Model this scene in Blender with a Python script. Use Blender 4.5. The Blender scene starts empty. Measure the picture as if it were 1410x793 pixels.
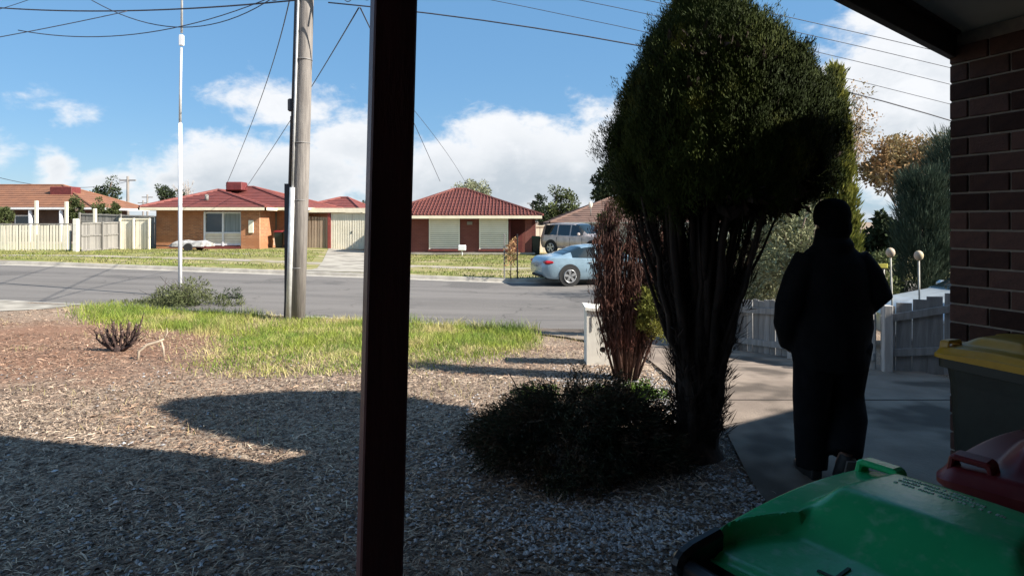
import bpy, bmesh, math, random
import numpy as np
from mathutils import Vector, Matrix, geometry as mgeo
R = math.radians
rnd = random.Random(7)
rng = np.random.default_rng(11)
SC = bpy.context.scene
COL = SC.collection

# ------------------------------------------------------------------ camera
F, CX, YH, CZ = 850.0, 705.0, 305.0, 1.65      # pixels of focal length, horizon row, eye height
cam = bpy.data.cameras.new('camera')
cam.sensor_width = 36.0
cam.lens = F / 1410 * 36
cam.shift_y = -(396.5 - YH) / 1410
cam.clip_start = 0.05
cam.clip_end = 3000
camo = bpy.data.objects.new('camera', cam)
COL.objects.link(camo)
camo.location = (0, 0, CZ)
camo.rotation_euler = (R(90), 0, 0)
SC.camera = camo

# ------------------------------------------------------------------ sun, sky, exposure
SUN_EL = R(36.0)
SH = Vector((-0.962, 0.272, 0)).normalized()      # the way shadows fall on the ground
sun = bpy.data.lights.new('sun', 'SUN')
sun.energy = 5.0
sun.angle = R(0.53)
sun.color = (1.0, 0.94, 0.85)
suno = bpy.data.objects.new('sun', sun)
COL.objects.link(suno)
tosun = Vector((-SH.x * math.cos(SUN_EL), -SH.y * math.cos(SUN_EL), math.sin(SUN_EL)))
suno.rotation_euler = tosun.to_track_quat('Z', 'Y').to_euler()
suno.location = tosun * 40

SC.view_settings.view_transform = 'Standard'
SC.view_settings.look = 'None'
SC.view_settings.exposure = 1.25
SC.view_settings.gamma = 1.0
SC.view_settings.use_curve_mapping = False
SC.render.engine = 'CYCLES'
SC.cycles.max_bounces = 6
SC.cycles.transparent_max_bounces = 6

world = bpy.data.worlds.new('World')
SC.world = world
world.use_nodes = True


class NT:
    """tiny helper round a node tree"""
    def __init__(s, nt):
        s.nt = nt

    def n(s, t, **kw):
        nd = s.nt.nodes.new(t)
        for k, v in kw.items():
            setattr(nd, k, v)
        return nd

    def link(s, a, b):
        s.nt.links.new(a, b)

    def m(s, op, a, b=None, c=None, clamp=False):
        nd = s.n('ShaderNodeMath', operation=op)
        nd.use_clamp = clamp
        for i, v in enumerate((a, b, c)):
            if v is None:
                continue
            if isinstance(v, (int, float)):
                nd.inputs[i].default_value = v
            else:
                s.link(v, nd.inputs[i])
        return nd.outputs[0]

    def ss(s, v, lo, hi):
        nd = s.n('ShaderNodeMapRange', interpolation_type='SMOOTHSTEP')
        s.link(v, nd.inputs[0])
        nd.inputs[1].default_value = lo
        nd.inputs[2].default_value = hi
        return nd.outputs[0]

    def noise(s, vec, scale, detail=4, rough=0.55, dist=0.0):
        nd = s.n('ShaderNodeTexNoise')
        nd.inputs['Scale'].default_value = scale
        nd.inputs['Detail'].default_value = detail
        nd.inputs['Roughness'].default_value = rough
        nd.inputs['Distortion'].default_value = dist
        if vec is not None:
            s.link(vec, nd.inputs['Vector'])
        return nd.outputs[0]

    def mix(s, fac, a, b, blend='MIX'):
        nd = s.n('ShaderNodeMix', data_type='RGBA', blend_type=blend)
        for i, v in ((0, fac), (6, a), (7, b)):
            if isinstance(v, (int, float)):
                nd.inputs[i].default_value = v
            elif isinstance(v, tuple):
                nd.inputs[i].default_value = (v[0], v[1], v[2], 1)
            else:
                s.link(v, nd.inputs[i])
        return nd.outputs[2]


def build_world():
    nt = world.node_tree
    nt.nodes.clear()
    k = NT(nt)
    out = k.n('ShaderNodeOutputWorld')
    sky = k.n('ShaderNodeTexSky', sky_type='NISHITA')
    sky.sun_disc = False
    sky.sun_elevation = SUN_EL
    sky.sun_rotation = math.atan2(tosun.x, tosun.y)
    sky.air_density = 1.0
    sky.dust_density = 0.25
    sky.ozone_density = 1.6
    hs = k.n('ShaderNodeHueSaturation')
    hs.inputs['Saturation'].default_value = 1.22
    hs.inputs['Hue'].default_value = 0.497
    k.link(sky.outputs[0], hs.inputs['Color'])
    bg = k.n('ShaderNodeBackground')
    bg.inputs[1].default_value = 0.060
    skyc = k.mix(0.62, hs.outputs[0], (1.42, 3.15, 5.6))
    k.link(skyc, bg.inputs[0])
    tc = k.n('ShaderNodeTexCoord')
    d = tc.outputs['Generated']
    sp = k.n('ShaderNodeSeparateXYZ')
    k.link(d, sp.inputs[0])
    az = k.m('ARCTAN2', sp.outputs[0], sp.outputs[1])
    el = k.m('ARCSINE', sp.outputs[2])
    mp = k.n('ShaderNodeMapping')
    mp.inputs['Scale'].default_value = (1, 1, 1.7)
    mp.inputs['Location'].default_value = (0.31, 0.0, 0.17)
    k.link(d, mp.inputs[0])
    v = mp.outputs[0]
    big = k.noise(v, 5.5, 5, 0.58)
    fine = k.noise(v, 17.0, 6, 0.62, 0.25)
    # cumulus banks: (azimuth, elevation, half width, half height, weight)
    banks = [(-0.02, 0.055, 0.30, 0.135, 1.15), (0.17, 0.08, 0.17, 0.15, 1.1), (-0.36, 0.05, 0.24, 0.10, 1.0), (-0.36, 0.175, 0.13, 0.045, 0.72), (-0.24, 0.12, 0.12, 0.07, 0.8),
             (0.56, 0.165, 0.15, 0.15, 1.5), (-0.635, 0.07, 0.034, 0.034, 0.58), (-0.575, 0.055, 0.05, 0.022, 0.65), (-0.50, 0.06, 0.05, 0.022, 0.6),
             (-0.60, 0.145, 0.05, 0.028, 0.30), (-0.71, 0.085, 0.05, 0.03, 0.6), (0.95, 0.15, 0.25, 0.13, 0.9),
             (1.6, 0.2, 0.35, 0.12, 0.8), (-1.15, 0.14, 0.25, 0.09, 0.7), (-1.8, 0.25, 0.35, 0.12, 0.8), (2.5, 0.22, 0.4, 0.13, 0.8), (-2.6, 0.2, 0.35, 0.1, 0.8),
             (-2.0, 0.8, 0.7, 0.25, 0.7), (2.3, 0.75, 0.6, 0.25, 0.7)]  # overhead banks out of view, added to whiten the ambient light
    tot = None
    for a0, e0, ra, re, w in banks:
        da = k.m('MULTIPLY', k.m('SUBTRACT', az, a0), 1 / ra)
        de = k.m('MULTIPLY', k.m('SUBTRACT', el, e0), 1 / re)
        r2 = k.m('ADD', k.m('MULTIPLY', da, da), k.m('MULTIPLY', de, de))
        val = k.m('MULTIPLY', k.m('SUBTRACT', 1.0, k.m('SQRT', r2)), w)
        val = k.m('MAXIMUM', val, -0.55)
        tot = val if tot is None else k.m('MAXIMUM', tot, val)
    low = k.m('SUBTRACT', 0.12, k.m('MULTIPLY', k.m('ABSOLUTE', k.m('SUBTRACT', el, 0.01)), 7.0))
    tot = k.m('MAXIMUM', tot, low)
    nz = k.m('ADD', k.m('MULTIPLY', k.m('SUBTRACT', big, 0.5), 1.5), k.m('MULTIPLY', k.m('SUBTRACT', fine, 0.5), 1.0))
    dens = k.m('ADD', tot, nz)
    mask = k.ss(dens, 0.0, 0.42)
    core = k.ss(dens, 0.15, 1.0)
    # undersides in shade: density looked up a little towards the sun and higher is left to noise
    hi = k.ss(el, 0.03, 0.17)
    shade = k.m('MULTIPLY', core, k.m('SUBTRACT', 1.15, k.m('ADD', hi, k.m('MULTIPLY', k.m('SUBTRACT', fine, 0.5), 1.6))), clamp=True)
    cc = k.mix(k.m('MULTIPLY', shade, 0.8), (0.97, 0.98, 1.0), (0.46, 0.53, 0.60))
    bc = k.n('ShaderNodeBackground')
    bc.inputs[1].default_value = 0.43
    k.link(cc, bc.inputs[0])
    ms = k.n('ShaderNodeMixShader')
    k.link(k.m('MULTIPLY', mask, 0.94), ms.inputs[0])
    k.link(bg.outputs[0], ms.inputs[1])
    k.link(bc.outputs[0], ms.inputs[2])
    k.link(ms.outputs[0], out.inputs[0])


build_world()

# ------------------------------------------------------------------ materials
MATS = {}


def mat(name, c, c2=None, scale=6.0, rough=0.8, bump=0.0, bscale=None, metal=0.0, detail=5, stretch=None, island=0.0, spec=None, contrast=(0.35, 0.65), coat=0.0, trans=0.0, c3=None, scale3=1.0, thr3=(0.5, 0.62)):
    """base colour mixed with a second one by noise (object space), optional per-piece variation and bump"""
    if name in MATS:
        return MATS[name]
    m = bpy.data.materials.new(name)
    m.use_nodes = True
    nt = m.node_tree
    k = NT(nt)
    b = nt.nodes['Principled BSDF']
    b.inputs['Roughness'].default_value = rough
    b.inputs['Metallic'].default_value = metal
    if spec is not None:
        b.inputs['Specular IOR Level'].default_value = spec
    if coat:
        b.inputs['Coat Weight'].default_value = coat
        b.inputs['Coat Roughness'].default_value = 0.06
    tc = k.n('ShaderNodeTexCoord')
    vec = tc.outputs['Object']
    if stretch:
        mp = k.n('ShaderNodeMapping')
        mp.inputs['Scale'].default_value = stretch
        k.link(vec, mp.inputs[0])
        vec = mp.outputs[0]
    c2 = c2 or tuple(x * 0.72 for x in c)
    fac = k.ss(k.noise(vec, scale, detail, 0.6), *contrast)
    col = k.mix(fac, c, c2)
    if c3:
        col = k.mix(k.ss(k.noise(vec, scale3, 3, 0.6), *thr3), col, c3)
    if name == 'straw_mulch_chip':
        col = redder(k, vec, col, (0.30, 0.185, 0.125))
    if island:
        g = k.n('ShaderNodeNewGeometry')
        oi = k.n('ShaderNodeObjectInfo')
        r1 = k.m('FRACT', k.m('ADD', g.outputs['Random Per Island'], oi.outputs['Random']))
        val = k.m('ADD', 1.0 - island, k.m('MULTIPLY', r1, island * 2))
        cb = k.n('ShaderNodeCombineXYZ')
        for i in range(3):
            k.link(val, cb.inputs[i])
        col = k.mix(1.0, col, cb.outputs[0], 'MULTIPLY')
    k.link(col, b.inputs['Base Color'])
    if bump:
        bn = k.n('ShaderNodeBump')
        bn.inputs['Strength'].default_value = bump
        bn.inputs['Distance'].default_value = 0.02
        k.link(k.noise(vec, bscale or scale * 3, 5, 0.65), bn.inputs['Height'])
        k.link(bn.outputs[0], b.inputs['Normal'])
    if trans:
        tr = k.n('ShaderNodeBsdfTranslucent')
        k.link(col, tr.inputs[0])
        ms = k.n('ShaderNodeMixShader')
        ms.inputs[0].default_value = trans
        k.link(b.outputs[0], ms.inputs[1])
        k.link(tr.outputs[0], ms.inputs[2])
        k.link(ms.outputs[0], nt.nodes['Material Output'].inputs[0])
    MATS[name] = m
    return m


def glass(name, c, rough=0.03):
    if name in MATS:
        return MATS[name]
    m = bpy.data.materials.new(name)
    m.use_nodes = True
    b = m.node_tree.nodes['Principled BSDF']
    b.inputs['Base Color'].default_value = (*c, 1)
    b.inputs['Roughness'].default_value = rough
    b.inputs['Specular IOR Level'].default_value = 0.9
    MATS[name] = m
    return m


# ------------------------------------------------------------------ mesh helpers
class MB:
    def __init__(s):
        s.v, s.f, s.sm = [], [], []

    def add(s, vs, fs, smooth=False):
        o = len(s.v)
        s.v += [tuple(p) for p in vs]
        s.f += [tuple(i + o for i in f) for f in fs]
        s.sm += [smooth] * len(fs)
        return s

    def box(s, c, d, M=None):
        x, y, z = d[0] / 2, d[1] / 2, d[2] / 2
        vs = [Vector(p) for p in ((-x, -y, -z), (x, -y, -z), (x, y, -z), (-x, y, -z), (-x, -y, z), (x, -y, z), (x, y, z), (-x, y, z))]
        if M is not None:
            vs = [M @ p for p in vs]
        c = Vector(c)
        return s.add([p + c for p in vs], [(0, 3, 2, 1), (4, 5, 6, 7), (0, 1, 5, 4), (1, 2, 6, 5), (2, 3, 7, 6), (3, 0, 4, 7)])

    def bbox(s, c, d, b=0.01, M=None):
        """box with chamfered vertical and top edges: stacked rings"""
        x, y, z = d[0] / 2, d[1] / 2, d[2] / 2
        b = min(b, x * .9, y * .9, z * .9)
        def ring(hx, hy, cut, zz):
            return [(-hx + cut, -hy, zz), (hx - cut, -hy, zz), (hx, -hy + cut, zz), (hx, hy - cut, zz), (hx - cut, hy, zz), (-hx + cut, hy, zz), (-hx, hy - cut, zz), (-hx, -hy + cut, zz)]
        rings = [ring(x - b, y - b, b * .5, -z), ring(x, y, b, -z + b), ring(x, y, b, z - b), ring(x - b, y - b, b * .5, z)]
        return s.loft(rings, c=c, M=M)

    def loft(s, rings, c=(0, 0, 0), M=None, cap=True, smooth=False):
        n = len(rings[0])
        vs = []
        for r in rings:
            for p in r:
                q = Vector(p)
                if M is not None:
                    q = M @ q
                vs.append(q + Vector(c))
        fs = []
        for i in range(len(rings) - 1):
            for j in range(n):
                a, b_ = i * n + j, i * n + (j + 1) % n
                fs.append((a, b_, b_ + n, a + n))
        if cap:
            fs.append(tuple(range(n - 1, -1, -1)))
            fs.append(tuple((len(rings) - 1) * n + j for j in range(n)))
        return s.add(vs, fs, smooth)

    def tube(s, pts, rad, n=8, cap=True, smooth=True):
        pts = [Vector(p) for p in pts]
        if not hasattr(rad, '__len__'):
            rad = [rad] * len(pts)
        rings = []
        up = None
        for i, p in enumerate(pts):
            t = (pts[min(i + 1, len(pts) - 1)] - pts[max(i - 1, 0)])
            if t.length < 1e-9:
                t = Vector((0, 0, 1))
            t.normalize()
            if up is None:
                up = t.orthogonal().normalized()
            up = (up - t * up.dot(t))
            up = up.normalized() if up.length > 1e-6 else t.orthogonal().normalized()
            w = t.cross(up)
            rings.append([p + (up * math.cos(a) + w * math.sin(a)) * rad[i] for a in (2 * math.pi * j / n for j in range(n))])
        return s.loft(rings, cap=cap, smooth=smooth)

    def prism(s, poly, axis, thick, off=0.0):
        """extrude a 2D polygon: axis 'x' puts (u,v) on (y,z), 'y' on (x,z), 'z' on (x,y)"""
        def put(u, v, w):
            return {'x': (w, u, v), 'y': (u, w, v), 'z': (u, v, w)}[axis]
        return s.loft([[put(u, v, off) for u, v in poly], [put(u, v, off + thick) for u, v in poly]])

    def sphere(s, c, r, n=10, sc=(1, 1, 1), smooth=True):
        c = Vector(c)
        rings = []
        m = max(4, n // 2 + 1)
        for i in range(m + 1):
            th = math.pi * i / m
            rr = max(math.sin(th), 0.02) * r
            rings.append([(c.x + rr * math.cos(2 * math.pi * j / n) * sc[0], c.y + rr * math.sin(2 * math.pi * j / n) * sc[1], c.z - math.cos(th) * r * sc[2]) for j in range(n)])
        return s.loft(rings, smooth=smooth)

    def build(s, name, m, parent=None, loc=None, rz=0.0):
        me = bpy.data.meshes.new(name)
        me.from_pydata(s.v, [], s.f)
        me.polygons.foreach_set('use_smooth', s.sm)
        me.update()
        bm = bmesh.new()
        bm.from_mesh(me)
        bmesh.ops.recalc_face_normals(bm, faces=bm.faces)
        bm.to_mesh(me)
        bm.free()
        return link(name, me, m, parent, loc, rz)


def link(name, me, m, parent=None, loc=None, rz=0.0):
    if m is not None and not me.materials:
        me.materials.append(m)
    o = bpy.data.objects.new(name, me)
    COL.objects.link(o)
    if parent is not None:
        o.parent = parent
    if loc is not None:
        o.location = loc
    o.rotation_euler = (0, 0, rz)
    return o


def np_mesh(name, V, Fc, m, parent=None, loc=None, smooth=False):
    """fast mesh from numpy arrays, all faces with the same corner count"""
    me = bpy.data.meshes.new(name)
    V = np.asarray(V, dtype=np.float32)
    Fc = np.asarray(Fc, dtype=np.int32)
    me.vertices.add(len(V))
    me.vertices.foreach_set('co', V.ravel())
    k = Fc.shape[1]
    me.loops.add(Fc.size)
    me.loops.foreach_set('vertex_index', Fc.ravel())
    me.polygons.add(len(Fc))
    me.polygons.foreach_set('loop_start', np.arange(0, Fc.size, k, dtype=np.int32))
    me.polygons.foreach_set('loop_total', np.full(len(Fc), k, dtype=np.int32))
    me.polygons.foreach_set('use_smooth', np.full(len(Fc), smooth))
    me.update(calc_edges=True)
    return link(name, me, m, parent, loc)


def tag(o, label=None, cat=None, group=None, kind=None):
    if label: o['label'] = label
    if cat: o['category'] = cat
    if group: o['group'] = group
    if kind: o['kind'] = kind
    return o


def thing(name, label, cat, loc=(0, 0, 0), rz=0.0, group=None):
    o = bpy.data.objects.new(name, None)
    o.empty_display_size = 0.2
    COL.objects.link(o)
    o.location = loc
    o.rotation_euler = (0, 0, rz)
    return tag(o, label, cat, group)


def copy_tree(o, parent=None):
    c = o.copy()
    COL.objects.link(c)
    if parent is not None:
        c.parent = parent
    for ch in list(o.children):
        copy_tree(ch, c)
    return c


def P(px, py, Y):
    return Vector(((px - CX) / F * Y, Y, CZ - (py - YH) / F * Y))


def sm(t):
    t = np.clip(t, 0, 1)
    return t * t * (3 - 2 * t)


# ------------------------------------------------------------------ leaf geometry
def leaf_quads(P0, A, L, W, seed=0, droop=0.0, face=None):
    """rhombic leaves: base points P0, axes A (unit), lengths L, widths W"""
    g = np.random.default_rng(seed)
    n = len(P0)
    rv = g.normal(size=(n, 3))
    if face is not None:
        rv = face + rv * .32
    S = np.cross(A, rv)
    S /= np.linalg.norm(S, axis=1, keepdims=True) + 1e-9
    L = np.broadcast_to(L, (n,))[:, None]
    W = np.broadcast_to(W, (n,))[:, None]
    mid = P0 + A * L * 0.5
    tip = P0 + A * L
    tip[:, 2] -= droop * L[:, 0]
    V = np.stack([P0, mid + S * W * .5, tip, mid - S * W * .5], 1).reshape(-1, 3)
    Fc = np.arange(4 * n).reshape(n, 4)
    return V, Fc


def unit(a):
    return a / (np.linalg.norm(a, axis=1, keepdims=True) + 1e-9)


def clump_leaves(centers, radii, per, L, W, seed, upbias=0.3, spread=1.0):
    g = np.random.default_rng(seed)
    n = len(centers) * per
    c = np.repeat(np.asarray(centers), per, 0)
    r = np.repeat(np.asarray(radii), per)[:, None]
    d = unit(g.normal(size=(n, 3)))
    rad = g.random((n, 1)) ** 0.45
    p = c + d * r * rad
    a = unit(d * spread + np.array([0, 0, upbias]) + g.normal(size=(n, 3)) * 0.5)
    return leaf_quads(p, a, L * (0.6 + 0.8 * g.random(n)), W * (0.6 + 0.8 * g.random(n)), seed + 1)


# ------------------------------------------------------------------ terrain
def y_near(x):
    return 11.9 - 0.14 * np.clip(x, -22, 3)


def y_far(x):
    return 21.8 - 0.06 * np.clip(x, -40, 30)


def z_road(x):
    return -0.5 + 0.03 * np.clip(-x, 0, 19)


def z_lot(x):
    return -0.25 + 0.3 * sm((-np.asarray(x) - 5) / 9)


def H(x, y):
    x = np.asarray(x, float)
    y = np.asarray(y, float)
    zk = z_road(x) + 0.12
    yn, yf = y_near(x), y_far(x)
    near = zk * sm((y - (yn - 6.0)) / 5.7)
    near = near + np.where(y > 2.2, 0.018 * np.sin(x * 2.1 + 0.7 * y) * np.cos(y * 1.7 - x * .6) * sm((y - 2.2) / 2) * (1 - sm((x - .9) / .7)) * (1 - sm((y - yn + 2) / 1.5)), 0)
    far = zk + (z_lot(x) - zk) * sm((y - yf - 0.4) / 10.0)
    return np.where(y < yn - 0.06, near, np.where(y > yf + 0.06, far, zk - 0.22))


def hit(px, py):
    """where the ray through a picture point meets the ground"""
    ylo = 0.5
    for i in range(4000):
        Y = ylo + i * 0.02
        p = P(px, py, Y)
        if p.z <= float(H(p.x, p.y)):
            return Vector((p.x, p.y, float(H(p.x, p.y))))
    return P(px, py, 60)


def rows_sheet(name, xs, yfuncs, m, dz=0.0, zf=None, kind='structure', thick=None):
    """sheet over columns xs with one row per function of x"""
    xs = np.asarray(xs, float)
    V, n = [], len(xs)
    for yf in yfuncs:
        y = yf(xs) if callable(yf) else np.full(n, float(yf))
        z = (zf or H)(xs, y) + dz
        V.append(np.stack([xs, y, z], 1))
    nr = len(V)
    V = np.concatenate(V)
    Fc = []
    for r in range(nr - 1):
        for i in range(n - 1):
            a = r * n + i
            Fc.append((a, a + 1, a + n + 1, a + n))
    o = np_mesh(name, V, Fc, m, smooth=True)
    if kind:
        o['kind'] = kind
    return o


# ground base material: dry mulch soil
PATCH = ((-6.6, 8.4, 0), (1.0, 1.3, 1), 4.6)      # redder bare soil round the stump


def redder(k, v, col, tint):
    mp = k.n('ShaderNodeMapping')
    mp.inputs['Location'].default_value = (-PATCH[0][0], -PATCH[0][1] * PATCH[1][1], 0)
    mp.inputs['Scale'].default_value = (1, PATCH[1][1], 0)
    k.link(v, mp.inputs[0])
    ln = k.n('ShaderNodeVectorMath', operation='LENGTH')
    k.link(mp.outputs[0], ln.inputs[0])
    d = k.m('ADD', ln.outputs['Value'], k.m('MULTIPLY', k.m('SUBTRACT', k.noise(v, 1.3, 4, .6), .5), 4.0))
    f = k.ss(d, PATCH[2], PATCH[2] * .45)
    return k.mix(k.m('MULTIPLY', f, .85), col, tint)


def ground_material():
    m = bpy.data.materials.new('dry_soil')
    m.use_nodes = True
    k = NT(m.node_tree)
    b = m.node_tree.nodes['Principled BSDF']
    b.inputs['Roughness'].default_value = 0.95
    b.inputs['Specular IOR Level'].default_value = 0.15
    tc = k.n('ShaderNodeTexCoord')
    v = tc.outputs['Object']
    c = k.mix(k.ss(k.noise(v, 1.1, 5, 0.6), 0.35, 0.65), (0.33, 0.235, 0.165), (0.215, 0.145, 0.10))
    c = k.mix(k.ss(k.noise(v, 38, 4, 0.7), 0.42, 0.62), c, (0.42, 0.34, 0.26))
    c = k.mix(k.ss(k.noise(v, 60, 4, 0.7), 0.46, 0.62), c, (0.075, 0.053, 0.042))
    c = redder(k, v, c, (0.22, 0.118, 0.075))
    k.link(c, b.inputs['Base Color'])
    bn = k.n('ShaderNodeBump')
    bn.inputs['Strength'].default_value = 0.6
    bn.inputs['Distance'].default_value = 0.03
    k.link(k.noise(v, 45, 5, 0.7), bn.inputs['Height'])
    k.link(bn.outputs[0], b.inputs['Normal'])
    return m


M_SOIL = ground_material()


def road_material():
    m = bpy.data.materials.new('worn_asphalt')
    m.use_nodes = True
    k = NT(m.node_tree)
    b = m.node_tree.nodes['Principled BSDF']
    b.inputs['Roughness'].default_value = 0.92
    b.inputs['Specular IOR Level'].default_value = 0.2
    tc = k.n('ShaderNodeTexCoord')
    v = tc.outputs['Object']
    mp = k.n('ShaderNodeMapping')
    mp.inputs['Scale'].default_value = (.22, 1.5, 1)
    k.link(v, mp.inputs[0])
    c = k.mix(k.ss(k.noise(mp.outputs[0], .9, 5, .6), .35, .68), (0.158, 0.145, 0.134), (0.12, 0.11, 0.102))
    c = k.mix(k.ss(k.noise(v, .33, 4, .55), .56, .62), c, (0.102, 0.094, 0.088))          # darker patches
    c = k.mix(k.ss(k.noise(v, 70, 3, .7), .5, .7), c, (0.20, 0.187, 0.175))
    nv = k.n('ShaderNodeVectorMath', operation='ADD')
    nz = k.n('ShaderNodeTexNoise')
    nz.inputs['Scale'].default_value = 1.2
    k.link(v, nz.inputs['Vector'])
    k.link(v, nv.inputs[0])
    k.link(nz.outputs[1], nv.inputs[1])
    vo = k.n('ShaderNodeTexVoronoi', feature='DISTANCE_TO_EDGE')
    vo.inputs['Scale'].default_value = 0.42
    k.link(nv.outputs[0], vo.inputs['Vector'])
    crack = k.m('MULTIPLY', k.ss(vo.outputs[0], 0.014, 0.004), k.ss(k.noise(v, .5, 3, .6), .45, .6))
    c = k.mix(k.m('MULTIPLY', crack, .6), c, (0.07, 0.064, 0.06))
    k.link(c, b.inputs['Base Color'])
    bn = k.n('ShaderNodeBump')
    bn.inputs['Strength'].default_value = 0.4
    bn.inputs['Distance'].default_value = 0.01
    k.link(k.noise(v, 60, 4, .7), bn.inputs['Height'])
    k.link(bn.outputs[0], b.inputs['Normal'])
    return m


M_ROAD = road_material()
M_CONC = mat('pale_concrete', (0.36, 0.33, 0.28), (0.29, 0.265, 0.225), 1.6, 0.9, 0.25, 40, spec=0.2, c3=(0.22, 0.20, 0.17), scale3=0.8)
M_DRIVE = mat('worn_brown_concrete', (0.27, 0.218, 0.175), (0.19, 0.152, 0.124), 1.3, 0.92, 0.3, 40, spec=0.1, c3=(0.10, 0.082, 0.068), scale3=0.9)
M_KERB = mat('kerb_concrete', (0.40, 0.37, 0.32), (0.30, 0.275, 0.24), 3, 0.9, 0.2)
M_LAWN = mat('thin_lawn', (0.145, 0.165, 0.045), (0.25, 0.22, 0.10), 0.55, 0.95, 0.5, 30, stretch=(.4, 1, 1), spec=0.1, c3=(0.34, 0.28, 0.17), scale3=0.9)

xs_main = np.unique(np.concatenate([np.array([-900, -400, -200, -120, -80, -60]), np.arange(-45, -12, 1.5), np.arange(-12, 6, 0.25), np.arange(6, 30, 1.5), np.array([30, 45, 60, 90, 140, 250, 500, 900])]))
fr = [-20, -8, -2, 1.0, 2.0] + [lambda x, t=t: 2.2 + (y_near(x) - 0.25 - 2.2) * t for t in np.linspace(0, 1, 34)[:-1]]
fr += [lambda x: y_near(x) - 0.08, lambda x: y_near(x) - 0.05, lambda x: y_far(x) + 0.05, lambda x: y_far(x) + 0.08]
fr += [lambda x, t=t: y_far(x) + t for t in (0.4, 1, 2, 3, 4, 5, 6, 7, 8, 9, 10, 11, 14)] + [60, 90, 150, 400, 1000, 2500]
rows_sheet('ground', xs_main, fr, M_SOIL)
rows_sheet('road', xs_main, [lambda x, t=t: y_near(x) - 0.0 + (y_far(x) - y_near(x)) * t for t in (0, .02, .25, .5, .75, .98, 1)], M_ROAD,
           zf=lambda x, y: z_road(x) + 0.0 * y)


def kerb(xs, yf, sgn, label):
    """kerb and channel: profile swept along x. sgn = +1: lot side towards +y"""
    prof = [(-0.42, 0.006), (0.0, 0.004), (0.03, 0.118), (0.16, 0.128), (0.18, 0.02)]
    V, n = [], len(xs)
    for dy, dz in prof:
        y = yf(xs) + sgn * dy
        V.append(np.stack([xs, y, z_road(xs) + dz], 1))
    V = np.concatenate(V)
    Fc = [(r * n + i, r * n + i + 1, (r + 1) * n + i + 1, (r + 1) * n + i) for r in range(len(prof) - 1) for i in range(n - 1)]
    o = np_mesh('kerb', V, Fc, M_KERB)
    return tag(o, kind='structure')


xk = np.concatenate([np.arange(-60, -15, 2.0), np.arange(-15, 8, 0.5), np.arange(8, 60, 2.0)])
kerb(xk, y_far, 1, '')
kerb(xk[xk < 0.6], lambda x: y_near(x), -1, '')
xl = np.concatenate([np.arange(-70, -20, 2.0), np.arange(-20, 10, 0.5), np.arange(10, 70, 2.0)])
rows_sheet('lawn', xl, [lambda x, t=t: y_far(x) + t for t in (0.19, .4, 1, 2, 3, 4, 5, 6, 7, 8, 9, 10, 11, 14, 20)], M_LAWN, 0.008)
M_PATH = mat('footpath_concrete', (0.34, 0.29, 0.235), (0.25, 0.22, 0.17), 1.2, 0.9, 0.2, c3=(0.23, 0.20, 0.09), scale3=0.8, thr3=(0.48, 0.6))
rows_sheet('footpath', xl, [lambda x, t=t: y_far(x) + t for t in (3.4, 3.8, 4.2, 4.6)], M_PATH, 0.016)
rows_sheet('footpath', xl[(xl > -19.5) & (xl < -12.6)], [lambda x: y_far(x) + 7.6, lambda x: y_far(x) + 8.3], M_PATH, 0.018)


def ysheet(name, ys, xl_, xr_, m, dz, nx=6):
    V = []
    for y in ys:
        a, b = xl_(y), xr_(y)
        x = np.linspace(a, b, nx)
        V.append(np.stack([x, np.full(nx, y), H(x, np.full(nx, y)) + dz], 1))
    V = np.concatenate(V)
    Fc = [(r * nx + i, r * nx + i + 1, (r + 1) * nx + i + 1, (r + 1) * nx + i) for r in range(len(ys) - 1) for i in range(nx - 1)]
    return tag(np_mesh(name, V, Fc, m, smooth=True), kind='structure')


def lerpf(xp, fp):
    return lambda y: float(np.interp(y, xp, fp))


# the neighbour's long concrete drive up to the garage
ysheet('driveway', np.linspace(22.42, 37.7, 26), lerpf([22.4, 23.2, 27, 37.7], [-7.9, -7.35, -8.3, -11.2]), lerpf([22.4, 23.2, 30, 37.7], [-4.5, -4.95, -6.3, -8.45]), M_CONC, 0.026)
# drive behind the blue sedan
ysheet('driveway', np.linspace(21.9, 34, 20), lerpf([21.9, 34], [1.6, 1.5]), lerpf([21.9, 34], [5.6, 5.2]), M_CONC, 0.026)
# own drive on the right of the yard
ysheet('driveway', np.concatenate([np.linspace(-6, 2, 5), np.linspace(2.4, 11.0, 40)]), lerpf([-6, 2, 3.9, 4.9, 6.4, 8.4, 9.6, 10.6, 11.2], [1.25, 1.35, 1.5, 1.68, 1.66, 1.75, 1.5, .9, .2]), lerpf([-6, 7, 8.9, 11.2], [4.6, 4.6, 3.9, 4.2]), M_DRIVE, 0.03, 9)
for yj in (5.6, 7.4, 9.2):
    ysheet('driveway_joint', [yj, yj + .018], lambda y: 1.78, lambda y: 4.4 if y < 7 else 3.85, mat('joint_dirt', (0.07, 0.055, 0.045)), 0.034, 9)
# road apron beside the drive
ysheet('driveway', np.linspace(11.0, 11.75, 5), lerpf([11, 11.75], [0.35, -0.2]), lerpf([11, 11.75], [4.2, 5.2]), M_DRIVE, 0.02, 9)
# pale concrete crossing at the far left of the yard
ysheet('driveway', np.linspace(11.4, 13.2, 8), lerpf([11.4, 13.4], [-15, -16]), lerpf([11.4, 12.2, 13.2], [-10.4, -9.3, -9.0]), M_CONC, 0.012, 12)

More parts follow.
